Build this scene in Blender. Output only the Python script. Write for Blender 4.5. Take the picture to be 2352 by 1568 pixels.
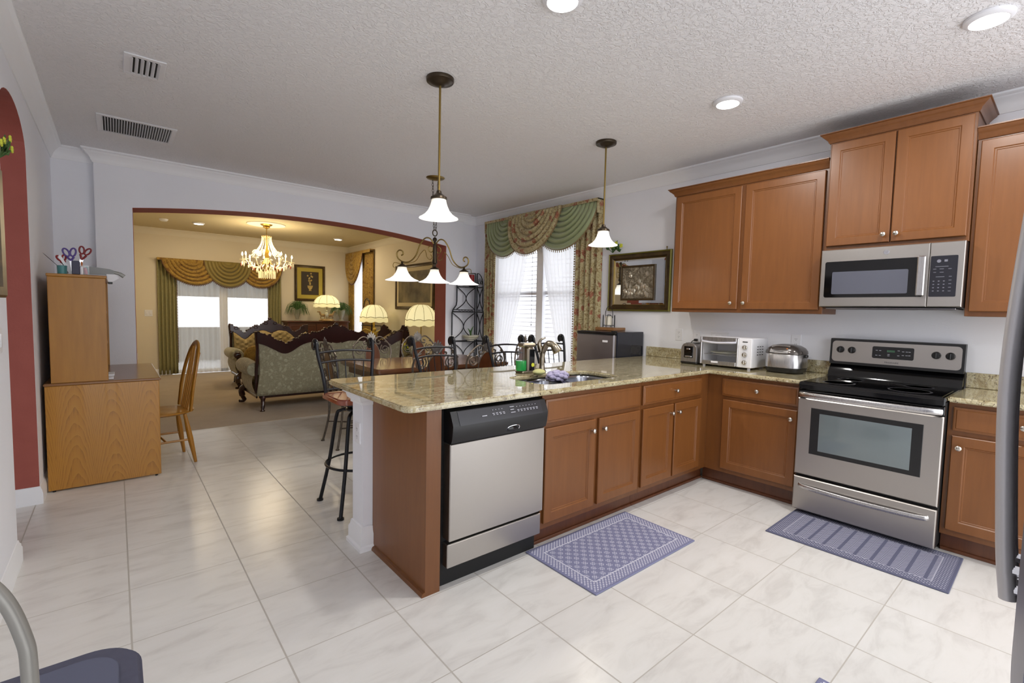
WORLD=2.35; CANW=11; PENDW=9; LAMPW=6; CHANDW=42; EXPO=.24
import bpy, bmesh, math, random
from mathutils import Vector, Matrix
C=bpy.context.scene
COL=C.collection
random.seed(7)
PI=math.pi
for o in list(bpy.data.objects): bpy.data.objects.remove(o)

# ---------------- camera ----------------
cam_d=bpy.data.cameras.new('camera'); cam=bpy.data.objects.new('camera',cam_d); COL.objects.link(cam)
_yaw,_pit,_rol=0.6965,0.0634,0.0212
_f=Vector((math.sin(_yaw)*math.cos(_pit),math.cos(_yaw)*math.cos(_pit),-math.sin(_pit)))
_r=Vector((math.cos(_yaw),-math.sin(_yaw),0)); _u=_r.cross(_f)
_r2=_r*math.cos(_rol)+_u*math.sin(_rol); _u2=-_r*math.sin(_rol)+_u*math.cos(_rol)
cam.matrix_world=Matrix(((_r2.x,_u2.x,-_f.x,-4.3124),(_r2.y,_u2.y,-_f.y,-1.9222),(_r2.z,_u2.z,-_f.z,1.3663),(0,0,0,1)))
cam_d.sensor_width=36; cam_d.lens=1089.04/2352*36; cam_d.clip_start=.05; cam_d.clip_end=200
C.camera=cam
# ---------------- colour management ----------------
vs=C.view_settings; vs.view_transform='Standard'; vs.look='None'; vs.gamma=1; vs.use_curve_mapping=False
vs.exposure=EXPO
C.cycles.use_denoising=True
C.cycles.max_bounces=10; C.cycles.diffuse_bounces=5; C.cycles.glossy_bounces=5; C.cycles.transparent_max_bounces=16
C.cycles.sample_clamp_indirect=4; C.cycles.caustics_reflective=False; C.cycles.caustics_refractive=False
# ---------------- world ----------------
w=bpy.data.worlds.new('world'); C.world=w; w.use_nodes=True
w.node_tree.nodes['Background'].inputs[0].default_value=(.955,.97,1.0,1); w.node_tree.nodes['Background'].inputs[1].default_value=WORLD
# ---------------- lamps ----------------
def light(name,kind,loc,power,color,size=.1,rot=None,spread=None,shape=None,sizey=None,parent=None):
    d=bpy.data.lights.new(name,kind); o=bpy.data.objects.new(name,d); COL.objects.link(o); o.location=loc
    d.energy=power; d.color=color
    if kind=='AREA':
        d.size=size
        if shape: d.shape=shape
        if sizey: d.size_y=sizey
        if spread: d.spread=spread
    elif kind in('POINT','SPOT'): d.shadow_soft_size=size
    if rot: o.rotation_euler=rot
    if parent: o.parent=parent
    return o
ZC=2.783

# ---------------- mesh builder ----------------
class MB:
    def __init__(s): s.v=[]; s.f=[]; s.M=None
    def pt(s,p):
        p=Vector(p); s.v.append(s.M@p if s.M else p); return len(s.v)-1
    def box(s,x0,x1,y0,y1,z0,z1,b=0):
        if x0>x1:x0,x1=x1,x0
        if y0>y1:y0,y1=y1,y0
        if z0>z1:z0,z1=z1,z0
        b=min(b,(x1-x0)*.45,(y1-y0)*.45,(z1-z0)*.45)
        if b<=1e-5:
            i=[s.pt((x,y,z)) for x in(x0,x1) for y in(y0,y1) for z in(z0,z1)]
            for q in((0,1,3,2),(4,6,7,5),(0,4,5,1),(2,3,7,6),(0,2,6,4),(1,5,7,3)): s.f.append([i[k] for k in q])
            return s
        X=(x0,x1);Y=(y0,y1);Z=(z0,z1); d={}
        for i in(0,1):
            for j in(0,1):
                for k in(0,1):
                    sx=b if i==0 else -b; sy=b if j==0 else -b; sz=b if k==0 else -b
                    d[i,j,k,0]=s.pt((X[i],Y[j]+sy,Z[k]+sz)); d[i,j,k,1]=s.pt((X[i]+sx,Y[j],Z[k]+sz)); d[i,j,k,2]=s.pt((X[i]+sx,Y[j]+sy,Z[k]))
        F=s.f
        def q(a,flip):
            F.append(a[::-1] if flip else a)
        for i in(0,1): q([d[i,0,0,0],d[i,0,1,0],d[i,1,1,0],d[i,1,0,0]],i==1)
        for j in(0,1): q([d[0,j,0,1],d[1,j,0,1],d[1,j,1,1],d[0,j,1,1]],j==1)
        for k in(0,1): q([d[0,0,k,2],d[0,1,k,2],d[1,1,k,2],d[1,0,k,2]],k==1)
        for j in(0,1):
            for k in(0,1): q([d[0,j,k,1],d[0,j,k,2],d[1,j,k,2],d[1,j,k,1]],(j+k)%2==1)
        for i in(0,1):
            for k in(0,1): q([d[i,0,k,0],d[i,1,k,0],d[i,1,k,2],d[i,0,k,2]],(i+k)%2==1)
        for i in(0,1):
            for j in(0,1): q([d[i,j,0,0],d[i,j,0,1],d[i,j,1,1],d[i,j,1,0]],(i+j)%2==1)
        for i in(0,1):
            for j in(0,1):
                for k in(0,1): q([d[i,j,k,0],d[i,j,k,1],d[i,j,k,2]],(i+j+k)%2==1)
        return s
    def lathe(s,prof,c=(0,0,0),n=24,ax='z',wob=None):
        # prof: list of (r,h)
        rings=[]
        for r,h in prof:
            ring=[]
            for k in range(n):
                a=2*PI*k/n; rr=r*(wob(a,h) if wob else 1)
                x,y=rr*math.cos(a),rr*math.sin(a)
                p={'z':(x,y,h),'x':(h,x,y),'y':(y,h,x)}[ax]
                ring.append(s.pt((c[0]+p[0],c[1]+p[1],c[2]+p[2])))
            rings.append(ring)
        for a,b in zip(rings,rings[1:]):
            for k in range(n): s.f.append([a[k],a[(k+1)%n],b[(k+1)%n],b[k]])
        if prof[0][0]>1e-4: s.f.append(rings[0][::-1])
        if prof[-1][0]>1e-4: s.f.append(rings[-1])
        return s
    def cyl(s,c,r,h,ax='z',n=20,b=0):
        pr=[(r,0),(r,h)] if not b else [(r-b,0),(r,b),(r,h-b),(r-b,h)]
        return s.lathe(pr,c,n,ax)
    def sph(s,c,r,n=12,m=8):
        rx,ry,rz=(r,r,r) if not hasattr(r,'__len__') else r
        rings=[]
        for j in range(m+1):
            t=PI*j/m; sr=max(math.sin(t),1e-3); rings.append([s.pt((c[0]+rx*sr*math.cos(2*PI*k/n),c[1]+ry*sr*math.sin(2*PI*k/n),c[2]-rz*math.cos(t))) for k in range(n)])
        for a,b in zip(rings,rings[1:]):
            for k in range(n): s.f.append([a[k],a[(k+1)%n],b[(k+1)%n],b[k]])
        s.f.append(rings[0][::-1]); s.f.append(rings[-1]); return s
    def tube(s,path,r,n=8,closed=False,flat=1.0):
        P=[Vector(p) for p in path]; m=len(P)
        rs=r if hasattr(r,'__len__') else [r]*m
        T=[]
        for i in range(m):
            if closed: t=P[(i+1)%m]-P[i-1]
            else: t=P[min(i+1,m-1)]-P[max(i-1,0)]
            T.append(t.normalized() if t.length>1e-9 else Vector((0,0,1)))
        up=Vector((0,0,1)) if abs(T[0].z)<.9 else Vector((1,0,0))
        N=(up-T[0]*up.dot(T[0])).normalized(); rings=[]
        for i in range(m):
            if i:
                q=T[i-1].rotation_difference(T[i]); N=q@N; N=(N-T[i]*N.dot(T[i])).normalized()
            B=T[i].cross(N)
            rings.append([s.pt(P[i]+N*(rs[i]*math.cos(2*PI*k/n))+B*(rs[i]*flat*math.sin(2*PI*k/n))) for k in range(n)])
        for i in range(m if closed else m-1):
            a=rings[i];b=rings[(i+1)%m]
            for k in range(n): s.f.append([a[k],a[(k+1)%n],b[(k+1)%n],b[k]])
        if not closed: s.f.append(rings[0][::-1]); s.f.append(rings[-1])
        return s
    def prism(s,poly,fn,d0,d1):
        # poly 2-D list, fn(u,v,d)->xyz
        a=[s.pt(fn(u,v,d0)) for u,v in poly]; b=[s.pt(fn(u,v,d1)) for u,v in poly]; n=len(poly)
        s.f.append(a[::-1]); s.f.append(b)
        for k in range(n): s.f.append([a[k],a[(k+1)%n],b[(k+1)%n],b[k]])
        return s
    def grid(s,fn,nu,nv,closeu=False):
        I=[[s.pt(fn(i/nu,j/nv)) for i in range(nu+(0 if closeu else 1))] for j in range(nv+1)]
        L=len(I[0])
        for j in range(nv):
            for i in range(nu): s.f.append([I[j][i],I[j][(i+1)%L],I[j+1][(i+1)%L],I[j+1][i]])
        return s
    def loops(s,fn,w,h,L,cap=True):
        # concentric rectangles, fn(u,v,n)
        R=[]
        for ins,dep in L: R.append([s.pt(fn(u,v,dep)) for u,v in((ins,ins),(w-ins,ins),(w-ins,h-ins),(ins,h-ins))])
        for a,b in zip(R,R[1:]):
            for k in range(4): s.f.append([a[k],a[(k+1)%4],b[(k+1)%4],b[k]])
        if cap: s.f.append(R[-1]); s.f.append(R[0][::-1])
        return s
    def mesh(s,name,off=(0,0,0),sharp=35,recalc=True):
        me=bpy.data.meshes.new(name); o=Vector(off)
        me.from_pydata([tuple(p-o) for p in s.v],[],s.f); me.validate()
        if recalc:
            bm=bmesh.new(); bm.from_mesh(me); bmesh.ops.recalc_face_normals(bm,faces=bm.faces); bm.to_mesh(me); bm.free()
        me.polygons.foreach_set('use_smooth',[True]*len(me.polygons))
        me.set_sharp_from_angle(angle=math.radians(sharp)); return me
def link(name,me,m,parent=None,**kw):
    o=bpy.data.objects.new(name,me); COL.objects.link(o)
    if m is not None and len(me.materials)==0: me.materials.append(m)
    if parent: o.parent=parent
    return o
def struct(name,mb,m,**kw):
    o=link(name,mb.mesh(name,**kw),m); o['kind']='structure'; return o
def tag(o,label,cat,group=None):
    o['label']=label; o['category']=cat
    if group: o['group']=group
    return o
class Thing:
    """Empty at the base; parts given in world coordinates (world=True) or local ones."""
    def __init__(s,name,label,cat,loc=(0,0,0),rotz=0,group=None,world=False):
        s.e=bpy.data.objects.new(name,None); COL.objects.link(s.e); s.e.location=loc; s.e.rotation_euler=(0,0,rotz); s.e.empty_display_size=.1
        tag(s.e,label,cat,group); s.off=Vector(loc) if world else Vector((0,0,0))
    def part(s,name,mb,m,parent=None,label=None,solid=0,sharp=35,sub=0,recalc=True):
        o=link(name,mb.mesh(name,off=s.off,sharp=sharp,recalc=recalc and not solid),m,parent or s.e)
        if label: o['label']=label
        if solid:
            md=o.modifiers.new('solid','SOLIDIFY'); md.thickness=solid; md.offset=0
        if sub:
            md=o.modifiers.new('sub','SUBSURF'); md.levels=sub; md.render_levels=sub
        return o
def single(name,mb,m,label,cat,base,group=None,**kw):
    o=link(name,mb.mesh(name,off=base,**kw),m); o.location=base; return tag(o,label,cat,group)
def dup(root,loc,rotz,label,group=None):
    r=root.copy(); COL.objects.link(r); r.location=loc; r.rotation_euler=(0,0,rotz); r['label']=label
    if group: r['group']=group
    for ch in root.children:
        c=ch.copy(); COL.objects.link(c); c.parent=r
        for g in ch.children:
            d=g.copy(); COL.objects.link(d); d.parent=c
    return r
def text(name,body,size,m,parent,M,ext=.0004):
    cu=bpy.data.curves.new(name,'FONT'); cu.body=body; cu.size=size; cu.extrude=ext; cu.align_x='CENTER'; cu.align_y='CENTER'
    o=bpy.data.objects.new(name,cu); COL.objects.link(o); bpy.context.view_layer.update()
    me=bpy.data.meshes.new_from_object(o); bpy.data.objects.remove(o); me.materials.clear(); o=link(name,me,m,parent); o.matrix_local=M; return o
def facing_negx(p):  # text/lettering transform on a face that looks to -x
    return Matrix(((0,0,-1,p[0]),(-1,0,0,p[1]),(0,1,0,p[2]),(0,0,0,1)))
def facing_negy(p):
    return Matrix(((1,0,0,p[0]),(0,0,-1,p[1]),(0,1,0,p[2]),(0,0,0,1)))
def lerp(a,b,t): return a+(b-a)*t
def bez(pts,n=12):
    # Catmull-Rom through points
    P=[Vector(p) for p in pts]; out=[]
    for i in range(len(P)-1):
        p0=P[max(i-1,0)];p1=P[i];p2=P[i+1];p3=P[min(i+2,len(P)-1)]
        for k in range(n):
            t=k/n; out.append(.5*((2*p1)+(p2-p0)*t+(2*p0-5*p1+4*p2-p3)*t*t+(3*p1-p0-3*p2+p3)*t**3))
    out.append(P[-1]); return out
def spiral(c,r0,r1,a0,turns,fn,n=28):
    # flat spiral, fn(u,v)->xyz
    o=[]
    for k in range(n+1):
        t=k/n; r=lerp(r0,r1,t); a=a0+turns*2*PI*t; o.append(fn(c[0]+r*math.cos(a),c[1]+r*math.sin(a)))
    return o
# ---------------- materials ----------------
def srgb(r,g,b):
    f=lambda c:(c/255/12.92 if c/255<=.04045 else ((c/255+.055)/1.055)**2.4)
    return (f(r),f(g),f(b),1)
class NT:
    def __init__(s,name):
        s.m=bpy.data.materials.new(name); s.m.use_nodes=True; s.t=s.m.node_tree; s.p=s.t.nodes['Principled BSDF']
    def n(s,kind,ins=None,**kw):
        nd=s.t.nodes.new(kind)
        for k,v in kw.items(): setattr(nd,k,v)
        for k,v in (ins or {}).items():
            if hasattr(v,'is_output') or isinstance(v,bpy.types.NodeSocket): s.t.links.new(v,nd.inputs[k])
            else: nd.inputs[k].default_value=v
        return nd
    def set(s,**kw):
        mp={'color':'Base Color','rough':'Roughness','metal':'Metallic','spec':'Specular IOR Level','emit':'Emission Color','es':'Emission Strength','alpha':'Alpha','trans':'Transmission Weight','normal':'Normal','coat':'Coat Weight','sheen':'Sheen Weight','ior':'IOR','coatr':'Coat Roughness'}
        for k,v in kw.items():
            i=s.p.inputs[mp[k]]
            if isinstance(v,bpy.types.NodeSocket): s.t.links.new(v,i)
            else: i.default_value=v
        return s
    def co(s,scale=(1,1,1),which='Object',loc=(0,0,0),rot=(0,0,0)):
        tc=s.n('ShaderNodeTexCoord'); mp=s.n('ShaderNodeMapping',{0:tc.outputs[which],'Scale':scale,'Location':loc,'Rotation':rot}); return mp.outputs[0]
    def noise(s,co,scale=5,detail=4,rough=.5,dist=0): return s.n('ShaderNodeTexNoise',{'Vector':co,'Scale':scale,'Detail':detail,'Roughness':rough,'Distortion':dist}).outputs['Fac']
    def vor(s,co,scale=5,feat='F1',out='Distance',rnd=1): return s.n('ShaderNodeTexVoronoi',{'Vector':co,'Scale':scale,'Randomness':rnd},feature=feat).outputs[out]
    def ramp(s,fac,stops):
        r=s.n('ShaderNodeValToRGB',{0:fac}); e=r.color_ramp.elements
        while len(e)<len(stops): e.new(.5)
        for i,(p,c) in enumerate(stops): e[i].position=p; e[i].color=c if len(c)==4 else (*c,1)
        return r.outputs[0]
    def mix(s,fac,a,b): 
        nd=s.n('ShaderNodeMix',data_type='RGBA'); 
        for i,v in((0,fac),(6,a),(7,b)):
            if isinstance(v,bpy.types.NodeSocket): s.t.links.new(v,nd.inputs[i])
            else: nd.inputs[i].default_value=v
        return nd.outputs[2]
    def math(s,op,a,b=0.0,c=0.0):
        nd=s.n('ShaderNodeMath',operation=op)
        for i,v in((0,a),(1,b),(2,c)):
            if isinstance(v,bpy.types.NodeSocket): s.t.links.new(v,nd.inputs[i])
            else: nd.inputs[i].default_value=v
        return nd.outputs[0]
    def bump(s,h,dist=.002,strength=.5): s.set(normal=s.n('ShaderNodeBump',{'Height':h,'Distance':dist,'Strength':strength}).outputs[0]); return s
    def xyz(s,co):
        x=s.n('ShaderNodeSeparateXYZ',{0:co}); return x.outputs
def plain(name,rgb,rough=.5,metal=0,**kw): return NT(name).set(color=srgb(*rgb),rough=rough,metal=metal,**kw).m
def noisy(name,a,b,scale=8,rough=.5,bumpd=0,bs=60,metal=0,sc=(1,1,1),**kw):
    t=NT(name); co=t.co(sc); t.set(color=t.ramp(t.noise(co,scale),[(.3,srgb(*a)),(.7,srgb(*b))]),rough=rough,metal=metal,**kw)
    if bumpd: t.bump(t.noise(co,bs,3),bumpd)
    return t.m
M={}
M['wall_white']=noisy('wall_white',(236,237,243),(239,240,246),2,.75,.0015,120)
M['wall_cream']=noisy('wall_cream',(224,214,192),(228,218,196),2,.75,.0015,120)
M['terracotta']=noisy('terracotta_paint',(158,84,74),(166,90,79),6,.8,.002,90)
M['trim']=plain('white_trim',(244,245,248),.4)
# ceiling with knock-down texture
t=NT('ceiling_texture'); co=t.co((1,1,1)); h=t.ramp(t.noise(co,40,4,.6,.8),[(.44,(0,0,0)),(.56,(1,1,1))]); t.set(color=srgb(238,237,239),rough=.8); t.bump(h,.006,.6); M['ceiling']=t.m
t=NT('outside_white'); t.set(color=srgb(238,240,245),rough=.8); M['outside']=t.m
# floor tile
t=NT('floor_tile'); co=t.co(); x=t.xyz(co); T=.4627
def gl(o,off,wd):
    a=t.math('FRACT',t.math('DIVIDE',t.math('SUBTRACT',o,off),T)); d=t.math('ABSOLUTE',t.math('SUBTRACT',a,.5)); return t.math('GREATER_THAN',d,.5-wd/T/2)
g=t.math('MAXIMUM',gl(x[0],-3.3691,.0065),gl(x[1],-.0165,.0045))
cell=t.n('ShaderNodeTexWhiteNoise',{0:t.n('ShaderNodeVectorMath',{0:t.n('ShaderNodeVectorMath',{0:co,1:(-3.3691,-.0165,0)},operation='SUBTRACT').outputs[0],1:(1/T,1/T,1)},operation='MULTIPLY').outputs[0]}).outputs[0]
fl=t.n('ShaderNodeVectorMath',{0:t.n('ShaderNodeVectorMath',{0:t.n('ShaderNodeVectorMath',{0:co,1:(-3.3691,-.0165,0)},operation='SUBTRACT').outputs[0],1:(1/T,1/T,0)},operation='MULTIPLY').outputs[0]},operation='FLOOR').outputs[0]
off=t.n('ShaderNodeTexWhiteNoise',{0:fl}).outputs['Color']
co2=t.n('ShaderNodeVectorMath',{0:co,1:t.n('ShaderNodeVectorMath',{0:off,1:(9,9,9)},operation='MULTIPLY').outputs[0]},operation='ADD').outputs[0]
st=t.n('ShaderNodeMapping',{0:co2,'Scale':(2.2,7,1)}).outputs[0]
c1=t.ramp(t.noise(st,1.6,8,.62,.6),[(.28,srgb(208,205,201)),(.5,srgb(223,221,217)),(.75,srgb(228,226,223))])
c2=t.mix(g,c1,srgb(184,179,171)); t.set(color=c2,rough=t.math('ADD',.24,t.math('MULTIPLY',g,.5)),spec=.45); t.bump(t.math('SUBTRACT',1,g),.002,.5); M['tile']=t.m
# carpet
t=NT('carpet'); co=t.co(); t.set(color=t.ramp(t.noise(co,3,6,.7),[(.3,srgb(176,160,138)),(.7,srgb(190,174,152))]),rough=1,sheen=.2); t.bump(t.noise(co,220,3),.01,.8); M['carpet']=t.m
# cabinet wood
def wood(name,a,b,c,sc=(14,14,1.3),rough=.36,coat=.12,big=1.2,fine=1):
    t=NT(name); co=t.co(sc); f=t.noise(co,2.2*fine,6,.6,.4); base=t.ramp(f,[(.25,srgb(*a)),(.5,srgb(*b)),(.8,srgb(*c))])
    bl=t.noise(t.co((1,1,1)),big*3,3,.5); base=t.mix(t.math('MULTIPLY',bl,.35),base,srgb(*a)); t.set(color=base,rough=rough,coat=coat,coatr=.25); return t.m
M['cab']=wood('cabinet_wood',(116,70,31),(124,76,35),(131,82,40))
M['cab_edge']=wood('cabinet_frame_wood',(106,63,28),(114,69,31),(121,74,35))
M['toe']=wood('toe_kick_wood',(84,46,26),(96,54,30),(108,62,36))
# oak with cathedral grain
t=NT('oak_veneer'); x=t.xyz(t.co()); co=t.co()
ux=t.math('MULTIPLY',t.math('SUBTRACT',t.math('FRACT',t.math('MULTIPLY',t.math('ADD',x[0],x[1]),4.6)),.5),1/4.6)
q=t.math('ADD',t.math('MULTIPLY',x[2],.5),t.math('MULTIPLY',t.math('MULTIPLY',ux,ux),22))
q=t.math('ADD',q,t.math('MULTIPLY',t.noise(t.co((4,4,1.5)),1.4,3,.5),.16))
wv=t.math('FRACT',t.math('MULTIPLY',q,22)); wv=t.math('MULTIPLY',wv,t.noise(t.co((60,60,3)),2,3,.6))
t.set(color=t.ramp(wv,[(.0,srgb(184,130,44)),(.35,srgb(176,121,38)),(.75,srgb(140,90,26))]),rough=.3,coat=.3); M['oak']=t.m
M['oak_plain']=wood('oak_wood',(156,104,28),(168,115,34),(180,127,43),(10,10,1))
M['oak_top']=wood('oak_top_wood',(128,88,52),(142,100,62),(150,110,72),(1.5,8,8),.22)
M['mahog']=wood('mahogany',(34,10,8),(48,16,12),(62,22,16),(6,6,2),.22,.3)
M['walnut']=wood('walnut_console',(70,36,20),(86,46,26),(100,56,34),(2,6,6),.3)
M['redwood']=wood('reddish_gloss_wood',(134,66,46),(152,80,58),(166,92,68),(3,8,3),.14,.7)
M['splat']=wood('splat_wood',(74,40,21),(86,48,26),(98,56,31),(10,10,1.2),.22)
M['tabletop']=wood('table_wood',(98,62,38),(112,72,46),(126,84,56),(1.2,9,9),.12,.7)
# granite
t=NT('granite'); co=t.co(); st=t.n('ShaderNodeMapping',{0:co,'Rotation':(0,0,.5),'Scale':(1,2.3,1.6)}).outputs[0]
n1=t.noise(st,9,8,.72,1.2); n2=t.noise(st,38,5,.7,.6); n3=t.vor(co,70); n4=t.noise(co,90,3,.7)
base=t.ramp(n1,[(.28,srgb(126,108,72)),(.42,srgb(168,154,116)),(.55,srgb(192,182,148)),(.75,srgb(212,205,180))])
dk=t.ramp(n2,[(.57,(0,0,0)),(.65,(1,1,1))]); base=t.mix(dk,base,srgb(96,74,50))
bk=t.ramp(n4,[(.60,(0,0,0)),(.66,(1,1,1))]); base=t.mix(bk,base,srgb(52,44,38))
wt=t.ramp(t.noise(st,24,4,.6),[(.62,(0,0,0)),(.7,(1,1,1))]); base=t.mix(wt,base,srgb(228,222,205))
t.set(color=base,rough=.04,coat=.5,coatr=.02,spec=.6); M['granite']=t.m
# metals
def steel(name,rgb,rough,sc,metal=1.0,bd=.0003):
    t=NT(name); co=t.co(sc); n=t.noise(co,1,3,.6); t.set(color=srgb(*rgb),metal=metal,rough=t.math('ADD',rough-.05,t.math('MULTIPLY',n,.1))); t.bump(n,bd,.3); return t.m
M['steel_v']=steel('brushed_steel',(176,171,166),.36,(3,3,400)); M['steel']=steel('satin_steel',(190,188,188),.28,(400,400,3))
M['steel_dark']=steel('grey_brushed_steel',(150,146,150),.4,(3,3,300))
M['chrome']=plain('polished_chrome',(215,215,218),.1,1); M['nickel']=plain('satin_nickel',(200,195,185),.25,1)
M['sinksteel']=plain('sink_steel',(170,172,180),.22,1)
M['bronze']=plain('dark_bronze',(72,62,50),.35,.8); M['brass']=plain('antique_brass',(140,118,66),.3,.9); M['gold']=plain('gold_leaf',(172,138,58),.35,.75)
M['iron']=plain('black_iron',(26,27,32),.35,.4); M['iron_br']=noisy('brown_pewter_iron',(84,76,68),(112,102,92),30,.42,metal=.6)
M['black']=plain('black_plastic',(18,18,20),.35); M['blackgloss']=plain('black_gloss_glass',(9,9,11),.06); M['blackmat']=plain('matt_black',(14,14,15),.7)
M['greyside']=noisy('grey_appliance_paint',(92,92,104),(98,98,110),80,.5,.0004,300)
M['plastic_w']=plain('white_plastic',(232,232,236),.4); M['plastic_g']=plain('light_grey_plastic',(196,196,206),.4)
M['bluegrey']=noisy('blue_grey_plastic',(72,74,92),(78,80,98),60,.5,.0005,400); M['tubegrey']=plain('warm_grey_tube',(140,138,132),.35,.3)
M['ovenglass']=plain('oven_window_glass',(110,120,122),.1,.0,spec=.8); M['mwglass']=plain('microwave_mesh_glass',(86,88,100),.16,spec=.8)
t=NT('clear_glass'); gl_=t.n('ShaderNodeBsdfGlossy',{'Roughness':.02}); tr=t.n('ShaderNodeBsdfTransparent'); fr=t.math('MULTIPLY_ADD',t.math('POWER',t.n('ShaderNodeLayerWeight',{0:.5}).outputs['Facing'],4),.6,.03); mx=t.n('ShaderNodeMixShader',{0:fr,1:tr.outputs[0],2:gl_.outputs[0]}); t.t.links.new(mx.outputs[0],t.t.nodes['Material Output'].inputs[0]); M['glass']=t.m
def emis(name,rgb,st,base=None): return NT(name).set(color=base or srgb(*rgb),emit=srgb(*rgb),es=st,rough=.5).m
M['led']=emis('led_disc',(255,252,244),9); M['bulb']=emis('candle_bulb',(255,226,160),14)
M['screen']=emis('green_display',(70,120,90),.25,(.02,.03,.02,1))
# frosted glass shades lit from inside
t=NT('frosted_shade_glass'); x=t.xyz(t.co(which='Generated')); e=t.ramp(x[2],[(0,(1,1,1)),(.75,(.8,.76,.66)),(1,(.35,.3,.24))]); t.set(color=srgb(240,238,228),emit=e,es=.85,rough=.35); M['shade']=t.m
def lampsh(name,rgb,es): return NT(name).set(color=srgb(*rgb),emit=srgb(*rgb),es=es,rough=.9).m
M['lshade']=lampsh('fabric_lamp_shade',(234,222,170),.75); M['lfringe']=lampsh('lamp_fringe',(232,218,160),.6)
M['faucet']=plain('taupe_nickel',(158,148,132),.28,1)
M['lpipe']=plain('olive_piping',(120,104,56),.8)
# fabrics
def floral(name,bg,bg2,fl,fl2,gr,s=7,thr=.30):
    t=NT(name); co=t.co(); d=t.n('ShaderNodeVectorMath',{0:co,1:t.n('ShaderNodeVectorMath',{0:t.n('ShaderNodeTexNoise',{'Vector':co,'Scale':9,'Detail':3}).outputs['Color'],1:(.09,.09,.09)},operation='MULTIPLY').outputs[0]},operation='ADD').outputs[0]
    b=t.ramp(t.noise(d,16,4,.6),[(.35,srgb(*bg)),(.65,srgb(*bg2))])
    v=t.vor(d,s); petals=t.vor(d,s*5,out='Distance'); fm=t.math('MULTIPLY',t.math('LESS_THAN',v,thr),t.math('GREATER_THAN',petals,.28))
    vi=t.ramp(t.noise(d,30,3,.6,1.5),[(.52,(0,0,0)),(.58,(1,1,1))]); b=t.mix(vi,b,srgb(*gr))
    b=t.mix(fm,b,t.ramp(t.noise(co,40,2),[(.4,srgb(*fl)),(.6,srgb(*fl2))])); t.set(color=b,rough=.75,sheen=.2); return t.m
M['floral']=floral('floral_drape_fabric',(178,164,120),(194,182,142),(146,88,62),(166,108,80),(140,116,72),9,.34)
M['goldfloral']=floral('gold_damask_fabric',(150,118,46),(176,142,62),(120,84,30),(140,100,40),(128,96,40),9,.22)
M['gold_tuft']=noisy('gold_upholstery',(150,132,86),(172,152,104),40,.7)
M['damask']=floral('grey_green_damask',(134,130,106),(142,138,113),(166,162,136),(170,166,140),(156,152,128),16,.30)
M['green_satin']=plain('green_satin',(152,162,120),.38,sheen=.3); M['olive_satin']=plain('olive_satin',(132,116,56),.5,sheen=.3); M['olive_drape']=noisy('olive_drape',(146,140,96),(156,150,106),30,.7)
M['fringe']=noisy('bead_fringe',(120,98,66),(160,140,98),90,.6)
M['fringe_red']=noisy('maroon_bead_fringe',(70,30,22),(120,80,40),90,.6)
def sheer(name,tr_amt,col=(.93,.94,.95,1)):
    t=NT(name); tl=t.n('ShaderNodeBsdfTranslucent',{0:col}); df=t.n('ShaderNodeBsdfDiffuse',{0:col}); tp=t.n('ShaderNodeBsdfTransparent',{0:(1,1,1,1)})
    a=t.n('ShaderNodeMixShader',{0:.55,1:df.outputs[0],2:tl.outputs[0]}); b=t.n('ShaderNodeMixShader',{0:tr_amt,1:a.outputs[0],2:tp.outputs[0]}); t.t.links.new(b.outputs[0],t.t.nodes['Material Output'].inputs[0]); return t.m
M['sheer']=sheer('white_sheer',.12,(.98,.98,.98,1)); M['sheer2']=sheer('white_sheer_thin',.45,(.80,.79,.76,1))
M['slat']=NT('blind_slat').set(color=srgb(246,246,250),rough=.5).m
M['yarn']=noisy('lavender_scrubber',(150,144,176),(186,180,206),70,.9,.004,90)
M['candle']=plain('ivory_candle',(232,226,210),.5); M['red']=plain('red_wax',(150,26,28),.4)
M['leaf']=noisy('leaf_green',(52,86,44),(84,118,60),20,.55); M['yellow']=plain('yellow_petal',(206,210,60),.6); M['orange']=plain('orange_petal',(214,150,60),.6)
M['vase']=plain('pale_stone_vase',(170,166,148),.5); M['ceramic']=noisy('cream_ceramic',(206,204,188),(226,224,210),10,.3)
M['figurine']=noisy('painted_figurine',(120,76,44),(196,170,120),18,.45)
M['goldfig']=noisy('gilded_figurine',(168,132,40),(214,182,80),18,.4)
M['pictmat']=plain('olive_yellow_mat',(176,158,64),.7)
t=NT('flower_painting'); co=t.co(); x=t.xyz(co); v=t.vor(co,9); M_=t.math('MULTIPLY',t.math('LESS_THAN',v,.34),t.math('GREATER_THAN',t.noise(co,5),.47)); t.set(color=t.mix(M_,srgb(44,34,20),t.ramp(t.noise(co,30),[(.4,srgb(170,100,50)),(.6,srgb(180,170,100))])),rough=.4); M['paint1']=t.m
M['paint2']=noisy('landscape_painting',(70,60,34),(136,122,84),4,.5)
t=NT('silver_relief'); co=t.co(); h=t.noise(co,18,5,.6,1.5); t.set(color=t.ramp(h,[(.35,srgb(140,126,104)),(.6,srgb(206,196,176))]),metal=.8,rough=.3); t.bump(t.ramp(h,[(.35,(0,0,0)),(.6,(1,1,1))]),.02,1); M['relief']=t.m
M['mirror']=plain('mirror_glass',(235,238,238),.02,1)
M['frame_dk']=noisy('brown_gold_frame',(58,44,22),(84,64,32),14,.35,metal=.3); M['frame_gold']=plain('olive_gold_edge',(128,122,56),.3,.6)
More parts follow.
